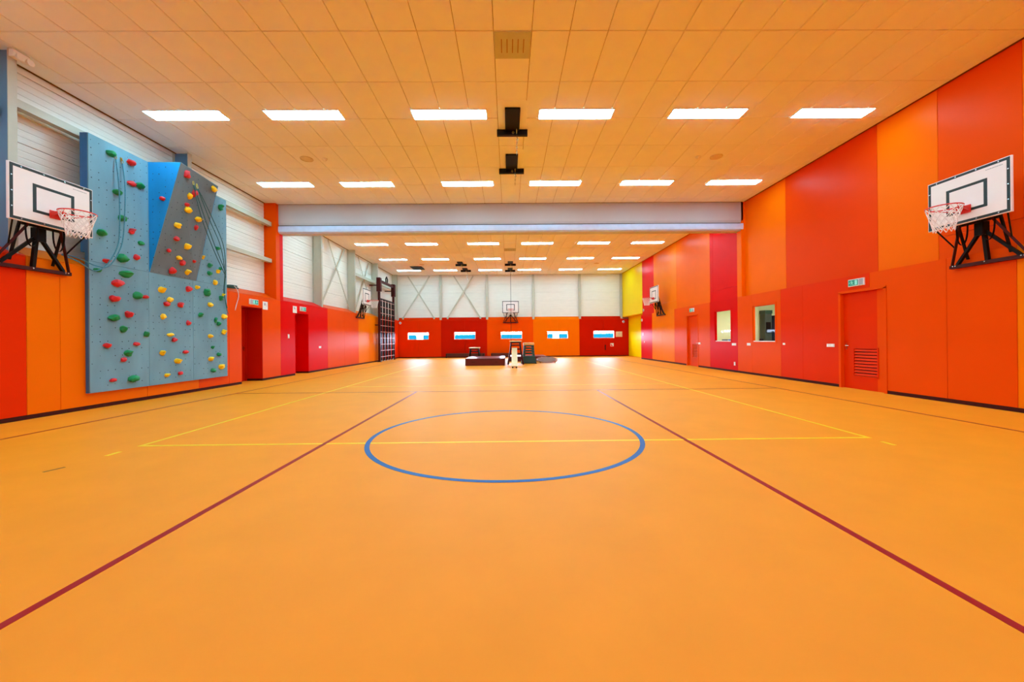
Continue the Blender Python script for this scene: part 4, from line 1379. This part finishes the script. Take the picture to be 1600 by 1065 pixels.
obj('frame_ring', MB().tube([tp(2 * PI * k / 36, rr) for k in range(36)], 0.028, 8, True), M_TRIM, t, smooth=True)
bd = MB()
bd.add([tp(2 * PI * k / 36, rr - 0.07) for k in range(36)] + [Vector(tp(2 * PI * k / 36, rr - 0.07)) - Vector((0, 0, 0.006)) for k in range(36)],
       [tuple(range(36)), tuple(reversed(range(36, 72)))] + [(k, (k + 1) % 36, (k + 1) % 36 + 36, k + 36) for k in range(36)])
obj('bed', bd, mat('trampoline_bed', (120, 72, 56), rough=0.4), t)
for k in range(4):
    a = PI / 4 + k * PI / 2
    p = tp(a, rr)
    obj('leg', MB().bar(p, (p[0], p[1], 0), 0.035), M_BLACK, t)
for k in range(18):
    obj('spring', MB().tube([tp(2 * PI * k / 18, rr - 0.005), tp(2 * PI * k / 18, rr - 0.075)], 0.006, 5), M_CHROME, t)

# ---------------------------------------------------------------- signs, plates and small fittings
M_SIGNG = mat('sign_green', (10, 150, 128), rough=0.4)
M_SIGNC = mat('sign_mint', (150, 244, 226), rough=0.4)
M_GREYP = mat('sign_grey', (168, 166, 172), rough=0.4)
M_VIOLET = mat('print_violet', (150, 130, 160), rough=0.6)
M_BEIGE = mat('notice_beige', (226, 196, 160), rough=0.7)


def exit_sign(lab, wx, d, y, z, w=0.27, h=0.17, arrow=-1):
    """emergency exit lamp on a side wall; d points into the room, arrow gives the running direction along y"""
    t = thing('exit_sign', lab, 'exit sign', (wx + d * 0.02, y, z - h / 2), 'emergency exit signs')
    obj('housing', MB().slab(0, wx + d * 0.001, wx + d * 0.035, y - w * 0.78, y + w * 0.78, z - h / 2, z + h / 2, 0.006), M_WHITE, t)
    x0, x1 = wx + d * 0.0352, wx + d * 0.038
    gy = y + w * 0.24 if arrow > 0 else y - w * 0.24     # the lit half
    pl = MB().box(x0, x1, gy - w * 0.48, gy + w * 0.48, z - h * 0.40, z + h * 0.40)
    obj('green_panel', pl, M_SIGNG, t)
    f = MB()
    x2, x3 = x1 + d * 0.0002, x1 + d * 0.0015
    s_ = h / 0.17
    def q(poly):
        f.prism([(gy + arrow * a * s_, z + b * s_) for a, b in poly], 0, x2, x3)
    q([(-0.11, -0.055), (-0.045, -0.055), (-0.045, 0.055), (-0.11, 0.055)])      # doorway
    q([(0.045 + 0.012 * math.cos(k * PI / 4), 0.042 + 0.012 * math.sin(k * PI / 4)) for k in range(8)])   # head
    q([(0.03, 0.028), (0.052, 0.026), (0.042, -0.008), (0.02, -0.006)])          # trunk
    q([(0.02, -0.006), (0.042, -0.008), (0.066, -0.03), (0.056, -0.04), (0.03, -0.018)])
    q([(0.02, -0.006), (0.034, -0.012), (0.008, -0.05), (-0.014, -0.052), (-0.012, -0.042), (0.004, -0.04)])
    q([(0.05, 0.026), (0.078, 0.008), (0.072, 0.0), (0.048, 0.014)])
    q([(0.03, 0.028), (0.004, 0.018), (0.0, 0.0), (0.01, 0.0), (0.014, 0.012), (0.03, 0.016)])
    q([(0.088, 0.02), (0.115, 0.0), (0.088, -0.02)])                             # arrow
    obj('running_figure', f, M_SIGNC, t, label='pale running figure, doorway and arrow')
    gy2 = y - w * 0.52 if arrow > 0 else y + w * 0.52
    obj('grey_cover', MB().box(x0, x1, gy2 - w * 0.22, gy2 + w * 0.22, z - h * 0.42, z + h * 0.42), M_GREYP, t)


exit_sign('green and white exit sign above the near vented door on the right', RX, -1, 9.19, 2.545, arrow=1)
exit_sign('green and white exit sign above the far vented door on the right', RX, -1, 17.5, 2.52, arrow=1)
exit_sign('green and white exit sign above the recessed door in the orange left panels', LX, 1, 12.37, 2.52, arrow=1)
exit_sign('green and white exit sign above the recessed door in the red left panels', LX, 1, 15.32, 2.53, arrow=1)


def wall_sign(lab, x, d, y, z, s_):
    t = thing('wall_sign', lab, 'sign', (x + d * 0.004, y, z - s_ / 2), 'square white signs by the recessed doors')
    obj('plate', MB().slab(0, x + d * 0.001, x + d * 0.010, y - s_ / 2, y + s_ / 2, z - s_ / 2, z + s_ / 2, 0.002), M_WHITE, t)
    mk = MB()
    xa, xb = x + d * 0.0102, x + d * 0.0114
    mk.prism([(y - s_ * 0.22, z + s_ * 0.02), (y + s_ * 0.02, z + s_ * 0.02), (y - s_ * 0.02, z + s_ * 0.34), (y - s_ * 0.18, z + s_ * 0.36)], 0, xa, xb)
    for k in range(3):
        mk.box(xa, xb, y + s_ * 0.10, y + s_ * 0.34, z + s_ * (0.2 - 0.14 * k), z + s_ * (0.24 - 0.14 * k))
    obj('print', mk, M_VIOLET, t, label='faint violet print')


wall_sign('square white sign right of the exit sign on the orange left panels', LX, 1, 12.97, 2.46, 0.26)
wall_sign('square white sign left of the exit sign on the red left panels', LX, 1, 14.76, 2.47, 0.26)


def plate(lab, axis, face, d, a, z, w, h, gang=1):
    loc = (face + d * 0.005, a, z - h / 2) if axis == 0 else (a, face + d * 0.005, z - h / 2)
    t = thing('switch_plate', lab, 'switch', loc, 'white switch plates and sockets')
    obj('plate', MB().slab(axis, face + d * 0.0008, face + d * 0.010, a - w / 2, a + w / 2, z - h / 2, z + h / 2, 0.002), M_WHITE, t)
    g = w / gang
    for k in range(gang):
        c = a - w / 2 + g * (k + 0.5)
        obj('rocker', MB().slab(axis, face + d * 0.0102, face + d * 0.015, c - min(g, h) * 0.36, c + min(g, h) * 0.36, z - h * 0.36, z + h * 0.36, 0.002), M_WHITE, t)


plate('wide white switch plate left of the near vented door', 0, RX, -1, 9.96, 1.04, 0.24, 0.085, 3)
plate('white plate below and right of the cabinet window', 0, RX, -1, 11.66, 1.06, 0.10, 0.06)
plate('white plate below and left of the cabinet window', 0, RX, -1, 13.38, 1.03, 0.20, 0.085, 2)
plate('white plate below and right of the cream window', 0, RX, -1, 14.26, 1.02, 0.26, 0.085, 3)
plate('low white socket near the floor below the cream window', 0, RX, -1, 14.23, 0.31, 0.09, 0.13)
plate('white plate right of the far vented door', 0, RX, -1, 16.86, 1.03, 0.18, 0.085, 2)
plate('upright white plate left of the recessed door in the red panels', 0, LX, 1, 14.33, 1.46, 0.10, 0.15)
plate('white plate right of the recessed door in the red panels', 0, LX, 1, 16.70, 1.02, 0.20, 0.09, 2)
plate('upright white plate on the crimson panel beside the yellow door', 0, RX, -1, 23.94, 1.54, 0.10, 0.18)
plate('low white plate on the crimson panel beside the yellow door', 0, RX, -1, 23.71, 1.06, 0.09, 0.10)


def sensor(lab, x, y, z, axis, d):
    t = thing('wall_sensor', lab, 'sensor', (x, y, z), 'small white wall sensors')
    off = (d * 0.001, 0, 0) if axis == 0 else (0, d * 0.001, 0)
    obj('base', MB().disc((x + off[0], y + off[1], z), 0.09, d * 0.03, axis=axis, n=16, r2=0.08), M_WHITE, t, smooth=True)
    o2 = (d * 0.031, 0, 0) if axis == 0 else (0, d * 0.031, 0)
    obj('lens', MB().disc((x + o2[0], y + o2[1], z), 0.06, d * 0.035, axis=axis, n=16, r2=0.025), M_GREYP, t, smooth=True)


sensor('round white sensor upper on the crimson panel beside the yellow door', RU, 24.2, 3.03, 0, -1)
sensor('round white sensor lower on the crimson panel beside the yellow door', RX, 24.1, 2.41, 0, -1)
sensor('round white sensor at the left end of the back wall', -7.90, YB, 2.56, 1, -1)
sensor('round white sensor at the right end of the back wall', 8.46, YB, 2.52, 1, -1)
t = thing('notice_board', 'small beige notice on the back wall right of the last window', 'notice', (8.12, YB, 1.41))
obj('sheet', MB().slab(1, YB - 0.001, YB - 0.012, 7.88, 8.36, 1.41, 1.80, 0.002), M_BEIGE, t)
mk = MB()
for k in range(4):
    mk.box(8.06, 8.20, YB - 0.0135, YB - 0.0122, 1.54 + 0.05 * k, 1.56 + 0.05 * k)
obj('print', mk, M_GREYP, t)
t = thing('hose_cabinet', 'flush red hose cabinet with a small sticker on the dark red back panel', 'cabinet', (7.5, YB, 0.25))
obj('cabinet_door', MB().slab(1, YB - 0.001, YB - 0.016, 7.02, 7.98, 0.25, 1.02, 0.004), PANEL['deep'], t)
obj('handle', MB().slab(1, YB - 0.0162, YB - 0.04, 7.06, 7.14, 0.45, 0.84, 0.008), M_BASE, t)
obj('sticker', MB().slab(1, YB - 0.0162, YB - 0.019, 7.48, 7.72, 0.72, 0.95, 0.001), M_WHITE, t, label='square sticker')
mk = MB().prism([(7.50, 0.74), (7.70, 0.74), (7.50, 0.93)], 1, YB - 0.0192, YB - 0.0202)
obj('sticker_print', mk, M_RIM, t, label='red triangle print')
